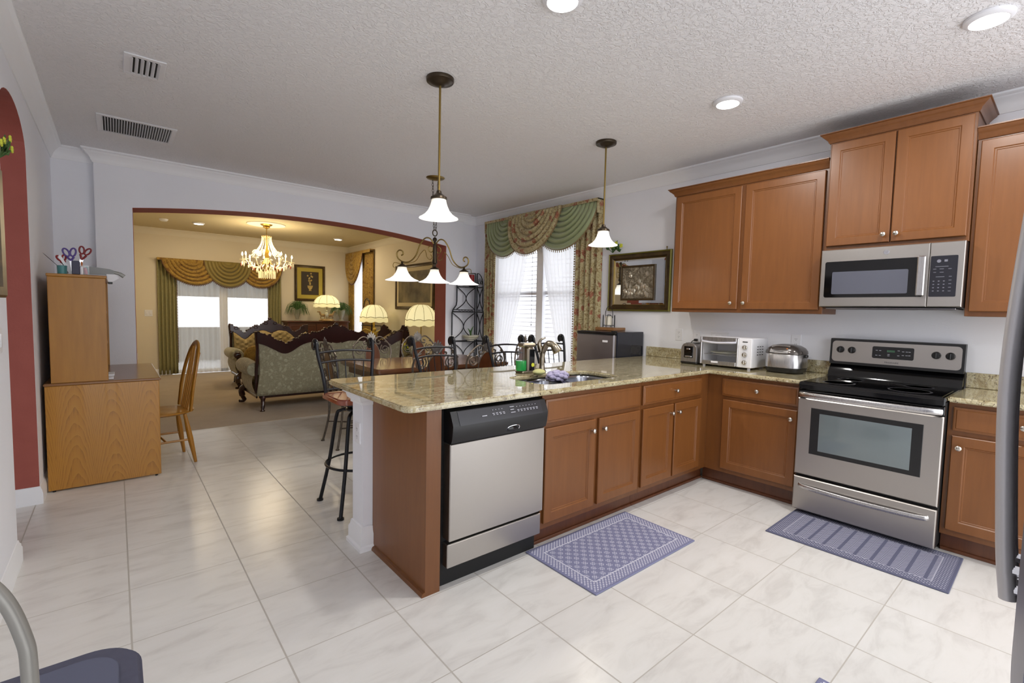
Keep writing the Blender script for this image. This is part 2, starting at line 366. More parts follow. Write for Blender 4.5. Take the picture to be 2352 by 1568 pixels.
# rugs
def rug(name,kind):
    t=NT(name); x=t.xyz(t.co()); base=srgb(126,128,160) if kind==0 else srgb(92,94,118); wht=srgb(214,214,226) if kind==0 else srgb(168,168,184)
    ax=t.math('ABSOLUTE',x[0]); ay=t.math('ABSOLUTE',x[1]); hx,hy=(.455,.26) if kind==0 else (.27,.435)
    edge=t.math('MINIMUM',t.math('SUBTRACT',hx,ax),t.math('SUBTRACT',hy,ay))
    def dots(p,th,ph=0):
        a=t.math('SINE',t.math('MULTIPLY_ADD',x[0],2*PI/p,ph)); b=t.math('SINE',t.math('MULTIPLY_ADD',x[1],2*PI/p,ph)); return t.math('GREATER_THAN',t.math('MULTIPLY',a,b),th)
    d1=dots(.022,.28); 
    if kind==0:
        # flower sprays: fine dots gated by a coarser diamond lattice
        d2=t.math('MULTIPLY',dots(.0135,.15,.7),t.math('GREATER_THAN',t.math('ADD',t.math('COSINE',t.math('MULTIPLY',t.math('ADD',x[0],x[1]),2*PI/.062)),t.math('COSINE',t.math('MULTIPLY',t.math('SUBTRACT',x[0],x[1]),2*PI/.062))),.15))
    else:
        d2=t.math('MULTIPLY',t.math('GREATER_THAN',t.math('SINE',t.math('MULTIPLY_ADD',x[0],2*PI/.021,t.math('MULTIPLY',t.math('SINE',t.math('MULTIPLY',x[1],2*PI/.039)),2.2))),.1),t.math('GREATER_THAN',t.math('SINE',t.math('MULTIPLY',x[1],2*PI/.078)),-.8))
    inb=t.math('GREATER_THAN',edge,.075); pat=t.math('ADD',t.math('MULTIPLY',inb,d2),t.math('MULTIPLY',t.math('SUBTRACT',1,inb),t.math('MULTIPLY',d1,t.math('GREATER_THAN',edge,.014))))
    ln=t.math('MULTIPLY',t.math('LESS_THAN',t.math('ABSOLUTE',t.math('SUBTRACT',edge,.076)),.003),1.0)
    pat=t.math('MINIMUM',t.math('ADD',pat,ln),1.0); t.set(color=t.mix(pat,base,wht),rough=.95); t.bump(t.noise(t.co(),300,2),.003,.6); return t.m
M['rug0']=rug('blue_woven_rug',0); M['rug1']=rug('slate_woven_rug',1)
M['green_soap']=plain('green_dish_soap',(30,150,70),.2); M['teal']=plain('teal_plastic',(70,130,132),.4); M['purple']=plain('purple_plastic',(86,66,140),.35); M['redpl']=plain('maroon_plastic',(128,34,40),.35); M['navy']=plain('navy_plastic',(40,38,66),.35); M['pink']=plain('rose_plastic',(168,90,106),.4); M['amber']=plain('amber_plastic',(190,104,30),.4)
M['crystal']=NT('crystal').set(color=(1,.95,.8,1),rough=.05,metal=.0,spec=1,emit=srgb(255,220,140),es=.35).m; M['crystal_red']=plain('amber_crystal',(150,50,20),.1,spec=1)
M['lightglass']=NT('green_tint_bottle').set(color=(.8,.9,.85,1),rough=.05,trans=.9,ior=1.4).m
# ---------------- room shell ----------------
XL=-4.735; YA=4.055; YB=4.355; YR=4.15; YF=9.3; XPL=-4.44; XPR=-.305; YN=-3.0
fl=MB(); fl.box(XL-1.6,.0,YN,4.2,-.1,0); struct('floor',fl,M['tile'])
fc=MB(); fc.box(-4.4,.0,4.2,YF,-.1,.004); struct('floor_carpet',fc,M['carpet'])
ce=MB(); ce.box(XL-1.6,.15,YN,4.2,ZC,ZC+.1); struct('ceiling',ce,M['ceiling'])
ce=MB(); ce.box(-4.4,.15,4.2,YF+.2,ZC,ZC+.1); struct('ceiling_living',ce,noisy('ceiling_lamplight_tan',(202,188,150),(206,192,154),30,.8,.003,60))  # tan base colour carries the warm lamp glow on the living room ceiling
def holewall(mb,ax,p0,p1,a0,a1,z0,z1,holes):
    # wall slab thick p0..p1 on axis ax ('x' or 'y'), running a0..a1, holes [(h0,h1,zb,zt)]
    def b(u0,u1,w0,w1):
        if u1-u0<1e-4 or w1-w0<1e-4: return
        if ax=='x': mb.box(p0,p1,u0,u1,w0,w1)
        else: mb.box(u0,u1,p0,p1,w0,w1)
    c=a0
    for h0,h1,zb,zt in sorted(holes):
        b(c,h0,z0,z1); b(h0,h1,z0,zb); b(h0,h1,zt,z1); c=h1
    b(c,a1,z0,z1)
wr=MB(); holewall(wr,'x',0,.15,YN,YB,0,ZC,[(2.02,3.64,.55,2.36)]); struct('wall_right',wr,M['wall_white'])
wl=MB(); holewall(wl,'x',0,.15,YB,YF+.2,0,ZC,[(8.35,9.1,.6,2.4)]); struct('wall_living_right',wl,M['wall_cream'])
wf=MB(); holewall(wf,'y',YF,YF+.15,-4.4,.0,0,ZC,[(-3.50,-1.72,0,2.08)]); struct('wall_living_far',wf,M['wall_cream'])
wz=MB(); wz.box(-4.4,-4.17,YB,YF,0,ZC); struct('wall_living_left',wz,M['wall_cream'])
# arch wall (a pier that stands proud of the corner recesses) with a flat elliptical arch
def arch_poly(x0,x1,xa,xb,zs,rise,n=24):
    cx=(xa+xb)/2; hw=(xb-xa)/2
    arc=[(cx+hw*math.cos(PI-PI*k/n*1.0) if False else xa+(xb-xa)*k/n, zs+rise*(1-((xa+(xb-xa)*k/n-cx)/hw)**2)) for k in range(n+1)]
    return arc
arc=arch_poly(XPL,XPR,-4.163,-.597,2.294,.132)
aw=MB()
fnY=lambda u,v,d:(u,d,v)
for (u0,v0),(u1,v1) in zip(arc,arc[1:]): aw.prism([(u0,v0),(u1,v1),(u1,ZC),(u0,ZC)],fnY,YA,YB-.01)
aw.box(XPL,-4.163,YA,YB-.01,0,ZC); aw.box(-.597,XPR,YA,YB-.01,0,ZC); aw.box(XL,XPL,YR,YB-.01,0,ZC); aw.box(XPR,0,YR,YB-.01,0,ZC)
struct('wall_arch',aw,M['wall_white'])
ab=MB()
for (u0,v0),(u1,v1) in zip(arc,arc[1:]): ab.prism([(u0,v0),(u1,v1),(u1,ZC),(u0,ZC)],fnY,YB-.01,YB)
ab.box(-4.4,-4.163,YB-.01,YB,0,ZC); ab.box(-.597,0,YB-.01,YB,0,ZC); struct('wall_arch_back',ab,M['wall_cream'])
ar=MB()
for (u0,v0),(u1,v1) in zip(arc,arc[1:]): ar.prism([(u0,v0-.004),(u1,v1-.004),(u1,v1+.001),(u0,v0+.001)],fnY,YA+.001,YB+.001)
ar.box(-4.164,-4.159,YA+.001,YB,0,2.293); ar.box(-.601,-.596,YA+.001,YB,0,2.293); struct('wall_arch_reveal',ar,M['terracotta'])
# left wall with round-headed opening
la=MB(); ya0,ya1=1.56,2.52; zs=2.30; n=16
fnX=lambda u,v,d:(d,u,v)
XL0=XL-.22
la.box(XL0,XL,YN,ya0,0,ZC); la.box(XL0,XL,ya1,YR,0,ZC)
cy=(ya0+ya1)/2; ry=(ya1-ya0)/2
pts=[(cy-ry*math.cos(PI*k/n),zs+.22*math.sin(PI*k/n)) for k in range(n+1)]
for (u0,v0),(u1,v1) in zip(pts,pts[1:]): la.prism([(u0,v0),(u1,v1),(u1,ZC),(u0,ZC)],fnX,XL0,XL)
struct('wall_left',la,M['wall_white'])
lr=MB()
for (u0,v0),(u1,v1) in zip(pts,pts[1:]): lr.prism([(u0,v0-.003),(u1,v1-.003),(u1,v1+.001),(u0,v0+.001)],fnX,XL0-.002,XL-.001)
lr.box(XL0,XL-.001,ya1-.003,ya1+.001,0.12,zs); lr.box(XL0,XL-.001,ya0-.001,ya0+.003,0.12,zs); struct('wall_left_reveal',lr,M['terracotta'])
wh=MB(); wh.box(XL-1.6,XL-1.5,YN,4.355,0,ZC); wh.box(XL-1.6,XL0,4.2,4.355,0,ZC); struct('wall_hall',wh,M['wall_white'])
# crown moulding sweep
CP=[(0,.113),(.008,.113),(.012,.102),(.018,.094),(.022,.078),(.034,.056),(.05,.038),(.06,.03),(.064,.022),(.074,.018),(.082,.012),(.082,0)]
BP=[(0,0),(.016,0),(.016,.075),(.012,.085),(.012,.095),(.006,.105),(.004,.118),(0,.12)]
def sweep(mb,path,prof,zfun,closed=False):
    P=[Vector((p[0],p[1])) for p in path]; N=[]
    nrm=[]
    for a,b in zip(P,P[1:]):
        d=(b-a).normalized(); nrm.append(Vector((-d.y,d.x)))
    for i in range(len(P)):
        if i==0: N.append(nrm[0])
        elif i==len(P)-1: N.append(nrm[-1])
        else:
            m=nrm[i-1]+nrm[i]; N.append(m/(1+nrm[i-1].dot(nrm[i])))
    R=[[mb.pt((P[i].x+N[i].x*o,P[i].y+N[i].y*o,zfun(h))) for o,h in prof] for i in range(len(P))]
    for a,b in zip(R,R[1:]):
        for k in range(len(prof)-1): mb.f.append([a[k],a[k+1],b[k+1],b[k]])
    mb.f.append(R[0][::-1]); mb.f.append(R[-1]); return mb
cr=MB(); sweep(cr,[(0,YN),(0,YR),(XPR,YR),(XPR,YA),(XPL,YA),(XPL,YR),(XL,YR),(XL,YN)],CP,lambda h:ZC-h); struct('trim_crown',cr,M['trim'])
cr=MB(); sweep(cr,[(0,YB),(0,YF),(-4.17,YF),(-4.17,YB)],CP,lambda h:ZC-h); struct('trim_living_crown',cr,plain('cream_trim',(232,224,204),.5))
bb=MB(); sweep(bb,[(XPL,YA),(XPL,YR),(XL,YR),(XL,ya1),(XL0,ya1)],BP,lambda h:h); sweep(bb,[(XL0,ya0),(XL,ya0),(XL,YN)],BP,lambda h:h)
struct('baseboard_left',bb,M['trim'])
bb=MB(); sweep(bb,[(0,1.6),(0,YR),(XPR,YR),(XPR,YA),(-.597,YA)],BP,lambda h:h); sweep(bb,[(-4.163,YA),(XPL,YA)],BP,lambda h:h); struct('baseboard_right',bb,M['trim'])
bb=MB(); sweep(bb,[(0,YB),(0,YF),(-1.72,YF)],BP,lambda h:h+.004); sweep(bb,[(-3.5,YF),(-4.17,YF),(-4.17,YB)],BP,lambda h:h+.004); struct('baseboard_living',bb,M['trim'])
# outdoors: neighbour's lap-sided wall, patio enclosure
ex=MB(); 
for k in range(24): ex.prism([(4.2,k*.16-.3),(4.23,k*.16-.3),(4.205,k*.16-.14),(4.2,k*.16-.14)],lambda u,v,d:(u,d,v),-2,13)
ex.box(4.23,4.4,-2,13,-.3,3.6)
o=struct('wall_exterior_siding',ex,M['outside'])
gr=MB(); gr.box(.15,6,-4,16,-.3,-.15); gr.box(-8,.15,YF+.15,16,-.2,-.04); struct('ground_outside',gr,M['outside'])
pw=MB(); pw.box(-6,1,12.3,12.45,-.05,.80); pw.box(-6,1,12.3,12.45,1.57,2.9); pw.box(-6,1,9.6,12.5,2.7,2.8); struct('wall_patio',pw,plain('patio_paint',(140,138,132),.8))
# windows
def window(name,x,y0,y1,z0,z1,mull,blind=True,rail=None):
    e=bpy.data.objects.new(name,None); COL.objects.link(e); e.location=(x,(y0+y1)/2,z0); e['kind']='structure'; off=Vector(e.location)
    f=MB(); t=.045
    f.box(x+.03,x+.11,y0,y0+t,z0,z1,.004); f.box(x+.03,x+.11,y1-t,y1,z0,z1,.004); f.box(x+.03,x+.11,y0+t,y1-t,z0,z0+t,.004); f.box(x+.03,x+.11,y0+t,y1-t,z1-t,z1,.004)
    if mull: f.box(x+.0,x+.12,mull[0],mull[1],z0+t,z1-t,.004)
    if rail:
        for a,b in rail[1]: f.box(x+.05,x+.09,a,b,rail[0]-.025,rail[0]+.025,.003)
    o=link('frame',f.mesh('frame',off=off),M['trim'],e)
    g=MB(); g.box(x+.068,x+.072,y0+t,y1-t,z0+t,z1-t); link('pane',g.mesh('pane',off=off),M['glass'],e)
    s=MB(); s.box(x-.03,x+.03,y0-.03,y1+.03,z0-.03,z0-.002,.006); link('sill',s.mesh('sill',off=off),M['trim'],e)
window('window_1',0,2.02,3.64,.55,2.36,(2.63,2.755),rail=(1.62,[(2.06,2.63),(2.755,3.6)]))
window('window_2',0,8.35,9.1,.6,2.4,None)
# sliding glass door
e=bpy.data.objects.new('door_1',None); COL.objects.link(e); e.location=(-2.61,YF,0); e['kind']='structure'; off=Vector(e.location)
f=MB()
for a,b in((-3.50,-3.45),(-1.77,-1.72),(-2.68,-2.54)): f.box(a,b,YF+.03,YF+.11,0.01,2.07,.004)
f.box(-3.45,-1.77,YF+.03,YF+.11,2.01,2.07,.004); f.box(-3.45,-1.77,YF+.03,YF+.11,.01,.08,.004); link('frame',f.mesh('frame',off=off),M['trim'],e)
g=MB(); g.box(-3.45,-2.68,YF+.068,YF+.072,.08,2.01); g.box(-2.54,-1.77,YF+.05,YF+.054,.08,2.01); link('pane',g.mesh('pane',off=off),M['glass'],e)
# blinds in the two sashes of the nook window
def blind(y0,y1,label):
    b=Thing('window_blind',label,'blind',(.055,(y0+y1)/2,2.30),world=True,group='white slatted blinds in the breakfast window')
    m=MB(); m.box(.03,.065,y0,y1,2.27,2.31,.003); b.part('headrail',m,M['plastic_w'])
    m=MB(); z=.64
    while z<2.25:
        m.prism([(.030,z),(.032,z-.003),(.064,z+.012),(.062,z+.015)],lambda u,v,d:(u,d,v),y0+.01,y1-.01); z+=.058
    b.part('slats',m,M['slat'])
    m=MB(); m.tube([(.028,y0+.1,2.28),(.028,y0+.1,1.2)],.002,6); m.sph((.028,y0+.1,1.19),(.006,.006,.014),8,6); b.part('pull_cord',m,M['iron'])
blind(2.77,3.59,'white slatted window blind left of the window post')
blind(2.07,2.62,'white slatted window blind right of the window post')
# pony wall end behind the peninsula
pn=MB(); pn.box(-3.27,-.66,.602,.75,0,.898); struct('wall_peninsula',pn,M['wall_white'])
pc=MB(); sweep(pc,[(-3.0,.75),(-3.27,.75),(-3.27,.60),(-3.216,.60)][::-1],[(0,.0),(.045,.0),(.045,.012),(.03,.02),(.024,.045),(.01,.055),(.01,.07),(0,.072)],lambda h:.899-h); struct('trim_peninsula_cap',pc,M['trim'])
pb=MB(); sweep(pb,[(-3.216,.60),(-3.27,.60),(-3.27,.75),(-2.2,.75)],[(0,0),(.03,0),(.03,.02),(.02,.03),(.02,.09),(.012,.105),(.008,.13),(0,.135)],lambda h:h); struct('baseboard_peninsula',pb,M['trim'])

# ---------------- cabinets ----------------
FS=lambda x0,y,z0:(lambda u,v,n:(x0+u,y-n,z0+v))        # faces -y (u -> +x)
FW=lambda y0,x,z0:(lambda u,v,n:(x-n,y0-u,z0+v))        # faces -x (u -> -y)
def pdoor(fn,w,h,t=.02,fr=.055):
    m=MB(); m.loops(fn,w,h,[(0,0),(0,t-.004),(.004,t),(fr,t),(fr+.005,t-.006),(fr+.011,t-.006),(fr+.014,t-.010)]); return m
def ddraw(fn,w,h,t=.02):
    m=MB(); m.loops(fn,w,h,[(0,0),(0,t-.006),(.004,t-.004),(.012,t-.003),(.016,t)]); return m
def knob(fn,u,v,t=.02):
    m=MB(); c=Vector(fn(u,v,t)); d=(Vector(fn(u,v,t+1))-c)
    ax='x' if abs(d.x)>.5 else 'y'; s=-1
    pr=[(.006,0),(.005,-.012),(.011,-.016),(.0155,-.022),(.0145,-.028),(.008,-.032),(.001,-.033)]
    m.lathe(pr,tuple(c),14,ax); 
    return m
class Cab:
    def __init__(s,label,base,cat='cabinet',name='base_cabinet',group=None): s.t=Thing(name,label,cat,base,world=True,group=group)
    def door(s,fn,w,h,kn=None,**k):
        d=s.t.part('door',pdoor(fn,w,h,**k),M['cab'],sharp=25)
        if kn: s.t.part('knob',knob(fn,*kn),M['nickel'],parent=d)
    def drawer(s,fn,w,h,kn=None):
        d=s.t.part('drawer',ddraw(fn,w,h),M['cab'],sharp=25)
        if kn: s.t.part('knob',knob(fn,*kn),M['nickel'],parent=d)
    def body(s,mb): s.t.part('body',mb,M['cab_edge'])
    def toe(s,mb): s.t.part('toe_kick',mb,M['toe'])
# peninsula: sink base
c=Cab('sink base cabinet with two doors under a blank false front, right of dishwasher',(-2.01,.3,0))
m=MB(); m.box(-2.472,-2.452,0,.6,.115,.9); m.box(-1.535,-1.53,.0,.6,.115,.9); m.box(-2.452,-1.535,.585,.6,.115,.9); m.box(-2.452,-1.535,.02,.585,.115,.135)
m.box(-2.452,-1.535,0,.02,.115,.16); m.box(-2.452,-1.535,0,.02,.70,.9); m.box(-2.452,-2.43,0,.02,.16,.70); m.box(-1.56,-1.535,0,.02,.16,.70); m.box(-2.035,-1.975,0,.02,.16,.70)
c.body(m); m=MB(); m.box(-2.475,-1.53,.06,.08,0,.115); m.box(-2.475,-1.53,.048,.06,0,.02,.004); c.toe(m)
c.door(FS(-2.455,0,.15),.432,.555,(.395,.49)); c.door(FS(-1.985,0,.15),.43,.555,(.035,.49)); c.drawer(FS(-2.455,0,.735),.90,.135)
# peninsula: drawer base
c=Cab('base cabinet with one drawer over two narrow doors in the inner corner',(-1.13,.3,0))
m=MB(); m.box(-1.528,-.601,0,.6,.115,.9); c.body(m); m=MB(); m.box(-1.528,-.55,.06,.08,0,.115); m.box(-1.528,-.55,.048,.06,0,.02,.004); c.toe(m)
c.door(FS(-1.515,0,.15),.38,.555,(.345,.49)); c.door(FS(-1.112,0,.15),.38,.555,(.035,.49)); c.drawer(FS(-1.52,0,.735),.79,.135,(.395,.07))
# stove-wall base, left of range
c=Cab('base cabinet with one drawer over a single door, left of the range',(-.3,-.35,0))
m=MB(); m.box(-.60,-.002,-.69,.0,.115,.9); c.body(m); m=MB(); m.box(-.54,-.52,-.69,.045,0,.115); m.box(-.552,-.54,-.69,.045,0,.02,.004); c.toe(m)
c.door(FW(-.135,-.60,.15),.54,.555,(.505,.49)); c.drawer(FW(-.125,-.60,.735),.55,.135,(.275,.07))
c=Cab('base cabinet with drawer and door between the range and the refrigerator',(-.3,-1.95,0))
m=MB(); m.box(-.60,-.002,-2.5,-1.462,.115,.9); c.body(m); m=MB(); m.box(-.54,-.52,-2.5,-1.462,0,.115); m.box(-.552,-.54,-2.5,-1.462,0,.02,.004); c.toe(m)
c.door(FW(-1.485,-.60,.15),.50,.555,(.02+.015,.49)); c.drawer(FW(-1.485,-.60,.735),.56,.135,(.28,.07)); c.door(FW(-2.0,-.60,.15),.45,.555)
# end panel
t=Thing('end_panel','tall wooden end panel closing the peninsula left of the dishwasher','panel',(-3.18,.3,0),world=True)
m=MB(); m.box(-3.215,-3.195,.0,.597,0,.9); t.part('side_panel',m,M['cab']); m=MB(); m.box(-3.215,-3.135,-.004,.0,.0,.9); m.box(-3.195,-3.135,.0,.55,0,.9); t.part('stile',m,M['cab_edge'])
m=MB(); m.prism([(0,0),(-.018,0),(-.018,.008),(-.012,.018),(0,.022)],lambda u,v,d:(-3.215+u,d,v),-.004,.598); t.part('shoe_moulding',m,M['cab_edge'])
# upper cabinets
def crown(path,z,h=.065,o=.055):
    m=MB(); sweep(m,path,[(0,0),(.006,0),(.012,h*.15),(.014,h*.3),(.03,h*.55),(.044,h*.72),(.048,h*.85),(o,h*.9),(o,h),(0,h)],lambda q:z+q); return m
c=Cab('tall wall cabinet with two doors beside the mirror, knobs at their lower inner corners',(-.15,-.08,1.395),name='wall_cabinet')
m=MB(); m.box(-.305,-.002,-.694,.545,1.395,2.46,.002); c.body(m)
c.door(FW(.527,-.305,1.425),.595,1.015,(.55,.05)); c.door(FW(-.10,-.305,1.425),.57,1.015,(.03,.05))
c.t.part('crown_moulding',crown([(-.002,.545),(-.305,.545),(-.305,-.694)][::-1],2.452),M['cab_edge'])
c=Cab('highest wall cabinet with two doors, above the microwave',(-.15,-1.08,1.85),name='wall_cabinet')
m=MB(); m.box(-.345,-.002,-1.458,-.696,1.85,2.62,.002); c.body(m)
c.door(FW(-.708,-.345,1.88),.365,.72,(.335,.05)); c.door(FW(-1.081,-.345,1.88),.365,.72,(.03,.05))
c.t.part('crown_moulding',crown([(-.002,-1.458),(-.345,-1.458),(-.345,-.696),(-.002,-.696)],2.61),M['cab_edge'])
c=Cab('wall cabinet right of the microwave, cut off by the picture edge',(-.15,-1.9,1.395),name='wall_cabinet')
m=MB(); m.box(-.305,-.002,-2.5,-1.46,1.395,2.46,.002); c.body(m)
c.door(FW(-1.478,-.305,1.425),.50,1.015); c.door(FW(-1.99,-.305,1.425),.50,1.015)
c.t.part('crown_moulding',crown([(-.305,-2.5),(-.305,-1.46)],2.452),M['cab_edge'])
# ---------------- countertops ----------------
def slab(poly,z0,z1,r=.012,hole=None):
    bm=bmesh.new(); vs_=[bm.verts.new((x,y,z0)) for x,y in poly]; 
    if hole:
        # bridge: build as top face with hole by triangle fill
        hv=[bm.verts.new((x,y,z0)) for x,y in hole]
        es=[bm.edges.new((vs_[i],vs_[(i+1)%len(vs_)])) for i in range(len(vs_))]+[bm.edges.new((hv[i],hv[(i+1)%len(hv)])) for i in range(len(hv))]
        bmesh.ops.triangle_fill(bm,use_beauty=True,use_dissolve=False,edges=es)
    else: bm.faces.new(vs_)
    ex=bmesh.ops.extrude_face_region(bm,geom=list(bm.faces)); 
    bmesh.ops.translate(bm,verts=[v for v in ex['geom'] if isinstance(v,bmesh.types.BMVert)],vec=(0,0,z1-z0))
    bmesh.ops.recalc_face_normals(bm,faces=bm.faces)
    es=[e for e in bm.edges if len(e.link_faces)==2 and abs(e.calc_face_angle(0))>1.0 and abs(e.verts[0].co.z-e.verts[1].co.z)<1e-4]
    bmesh.ops.bevel(bm,geom=es,offset=r*.6,segments=3,affect='EDGES')
    return bm
def bmobj(name,bm,m,parent,off):
    me=bpy.data.meshes.new(name); bmesh.ops.translate(bm,verts=bm.verts,vec=-Vector(off)); bm.to_mesh(me); bm.free()
    me.polygons.foreach_set('use_smooth',[True]*len(me.polygons)); me.set_sharp_from_angle(angle=math.radians(35)); return link(name,me,m,parent)
def rc(cx,cy,r,a0,a1,n=6): return [(cx+r*math.cos(lerp(a0,a1,k/n)),cy+r*math.sin(lerp(a0,a1,k/n))) for k in range(n+1)]
XE=-3.335; YK=1.0
poly=rc(XE+.05,-.03+.05,.05,PI,1.5*PI)+[(-.65,-.03),(-.65,-.692),(-.003,-.692),(-.003,YK)]+rc(XE+.05,YK-.05,.05,PI/2,PI)
def rrect(x0,x1,y0,y1,r,n=5): return rc(x1-r,y1-r,r,0,PI/2,n)+rc(x0+r,y1-r,r,PI/2,PI,n)+rc(x0+r,y0+r,r,PI,1.5*PI,n)+rc(x1-r,y0+r,r,1.5*PI,2*PI,n)
SX0,SX1,SY0,SY1=-2.35,-1.59,.11,.49
t=Thing('countertop','L-shaped speckled granite countertop over the peninsula and the corner','countertop',(-2,.5,.9),world=True)
bmobj('slab',slab(poly,.9,.93,hole=rrect(SX0,SX1,SY0,SY1,.09)),M['granite'],t.e,t.off)
m=MB(); m.box(-.02,-.001,-.692,YK,.931,1.03,.003); t.part('backsplash',m,M['granite'])
t=Thing('countertop','short granite countertop right of the range, half behind the fridge handle','countertop',(-.3,-2,.9),world=True)
bmobj('slab',slab([(-.65,-2.5),(-.003,-2.5),(-.003,-1.461),(-.65,-1.461)],.9,.93),M['granite'],t.e,t.off)
m=MB(); m.box(-.02,-.001,-2.5,-1.461,.931,1.03,.003); t.part('backsplash',m,M['granite'])
# sink: two bowls
t=Thing('kitchen_sink','undermount double-bowl stainless sink set in the peninsula granite','sink',((SX0+SX1)/2,(SY0+SY1)/2,.70),world=True)
xm=(SX0+SX1)/2
def bowl(x0,x1,y0,y1):
    m=MB(); L=[(0,.899),(.004,.88),(.02,.74),(.05,.715),(.09,.71)]; R=[]
    for ins,z in L: R.append([m.pt((x,y,z)) for x,y in rrect(x0+ins,x1-ins,y0+ins,y1-ins,max(.085-ins*.3,.03))])
    for a,b in zip(R,R[1:]):
        for k in range(len(a)): m.f.append([a[k],a[(k+1)%len(a)],b[(k+1)%len(a)],b[k]])
    m.f.append(R[-1]); return m
for a,b in((SX0-.004,xm-.012),(xm+.012,SX1+.004)): t.part('bowl',bowl(a,b,SY0-.004,SY1+.004),M['sinksteel'],solid=.0015)
m=MB(); m.box(xm-.0125,xm+.0125,SY0+.02,SY1-.02,.84,.885,.01); t.part('divider',m,M['sinksteel'])
# faucet
fx,fy=-1.93,.58; Z=.93
t=Thing('kitchen_faucet','satin nickel pull-out faucet with a lever handle behind the sink','faucet',(fx,fy,Z),world=True)
m=MB(); m.lathe([(.03,0),(.03,.008),(.022,.02),(.019,.05)],(fx,fy,Z),20)
m.tube(bez([(fx,fy,Z+.04),(fx,fy+.0,Z+.10),(fx+.005,fy-.005,Z+.15),(fx+.01,fy-.015,Z+.185)],6),[.019]*6+[.018]*6+[.02]*7,14); t.part('spout_body',m,M['faucet'])
m=MB(); m.tube(bez([(fx+.008,fy-.010,Z+.165),(fx+.018,fy-.035,Z+.205),(fx+.035,fy-.075,Z+.20),(fx+.05,fy-.11,Z+.155)],6),[.021]*7+[.024]*6+[.027,.03,.032,.033,.034,.034],14); t.part('spray_head',m,M['faucet'])
m=MB(); m.tube(bez([(fx,fy+.01,Z+.15),(fx-.012,fy+.02,Z+.20),(fx-.005,fy+.01,Z+.235),(fx+.022,fy-.01,Z+.25)],5),[.022,.021,.02,.019,.018,.016,.014,.012,.011,.010,.009,.008,.008,.007,.006,.004],10); t.part('lever_handle',m,M['faucet'])
# soap dispenser
sx,sy=-2.08,.60
t=Thing('soap_dispenser','touchless soap dispenser with green liquid left of the faucet','soap dispenser',(sx,sy,Z),world=True)
m=MB(); m.box(sx+.0,sx+.06,sy-.04,sy+.04,Z,Z+.19,.015); m.box(sx-.045,sx+.075,sy-.04,sy+.04,Z+.185,Z+.215,.012); m.box(sx-.055,sx+.065,sy-.045,sy+.045,Z,Z+.018,.006); t.part('housing',m,M['faucet'])
m=MB(); m.lathe([(.0,.02),(.036,.02),(.038,.03),(.038,.09),(0,.09)],(sx-.035,sy,Z),16); t.part('soap_liquid',m,M['green_soap'])
m=MB(); m.lathe([(.040,.018),(.041,.03),(.041,.18),(.036,.186)],(sx-.035,sy,Z),16); t.part('reservoir',m,M['glass'])
m=MB(); m.box(sx+.058,sx+.064,sy-.03,sy+.03,Z+.03,Z+.17,.01); m.box(sx+.005,sx+.055,sy-.046,sy-.040,Z+.02,Z+.17,.004); t.part('sensor_panel',m,M['blackgloss'])
m=MB(); m.cyl((sx+.035,sy-.0465,Z+.06),.014,-.002,'y'); t.part('sticker',m,M['yellow'])
# sponge things at the sink
t=Thing('dish_sponge','pale green ribbed dish sponge lying on the sink rim by the soap dispenser','sponge',(-2.075,.455,Z),world=True)
m=MB(); m.sph((-2.075,.455,Z+.022),(.05,.04,.022),12,8); t.part('sponge_body',m,plain('pale_green_sponge',(190,188,130),.9))
t=Thing('mesh_scrubber','lavender mesh bath puff resting on the sink divider','scrubber',(-1.96,.40,.885),world=True)
m=MB()
for k in range(26):
    a=k*2.4; h=(k/26-.5)*2; r=math.sqrt(1-h*h); m.sph((-1.965+.075*r*math.cos(a),.385+.045*r*math.sin(a),.925+.03*h),(.028,.024,.016),7,5)
m.sph((-1.965,.385,.925),(.08,.05,.038),10,8)
t.part('netting',m,M['yarn'])

# ---------------- dishwasher ----------------
t=Thing('dishwasher','stainless dishwasher with black control band under the peninsula counter','dishwasher',(-2.81,.3,0),world=True)
D0,D1=-3.125,-2.478
m=MB(); m.box(D0+.012,D1-.004,.03,.58,.0,.893); t.part('tub_body',m,M['blackmat'])
m=MB(); m.box(D0+.022,D1-.004,-.035,.028,.245,.725,.004); t.part('door',m,M['steel_v'])
m=MB(); m.box(D0+.022,D1-.004,-.02,.028,.105,.225,.004); t.part('lower_panel',m,M['steel_v'])
m=MB(); m.box(D0+.03,D1-.012,.035,.05,.0,.103); t.part('toe_plate',m,M['blackmat'])
m=MB(); m.prism([(.028,.73),(-.042,.73),(-.052,.76),(-.058,.815),(-.055,.825),(-.028,.882),(.028,.888)],lambda u,v,d:(d,u,v),D0+.022,D1-.004); cp=t.part('control_band',m,M['black'])
m=MB(); m.prism([(-.060,.815),(-.056,.828),(-.031,.880),(-.026,.882),(-.030,.82)],lambda u,v,d:(d,u,v),D0+.06,D1-.045); t.part('control_fascia',m,plain('charcoal_fascia',(34,34,40),.3),parent=cp)
m=MB()
def fas(x,s,w=.004,h=.003): # mark on the slanted fascia
    y=lerp(-.058,-.032,s); z=lerp(.824,.878,s); m.box(x,x+w,y-.0035,y-.002,z,z+h)
for k in range(4): fas(-2.86+k*.02,.75); fas(-2.865+k*.022,.45,.014,.003); fas(-2.862+k*.022,.33,.012,.003)
for k in range(7): fas(-2.70+k*.022,.75); fas(-2.70+k*.022,.45,.014,.003); fas(-2.698+k*.022,.33,.010,.003)
fas(-2.745,.8,.028,.003); fas(-2.745,.55,.024,.003); fas(-2.745,.3,.03,.003); fas(-2.93,.35,.03,.004); t.part('control_marks',m,M['plastic_g'],parent=cp)
m=MB(); m.box(-3.03,-2.93,-.0555,-.05,.797,.803); t.part('vent_slot',m,M['blackmat'],parent=cp)
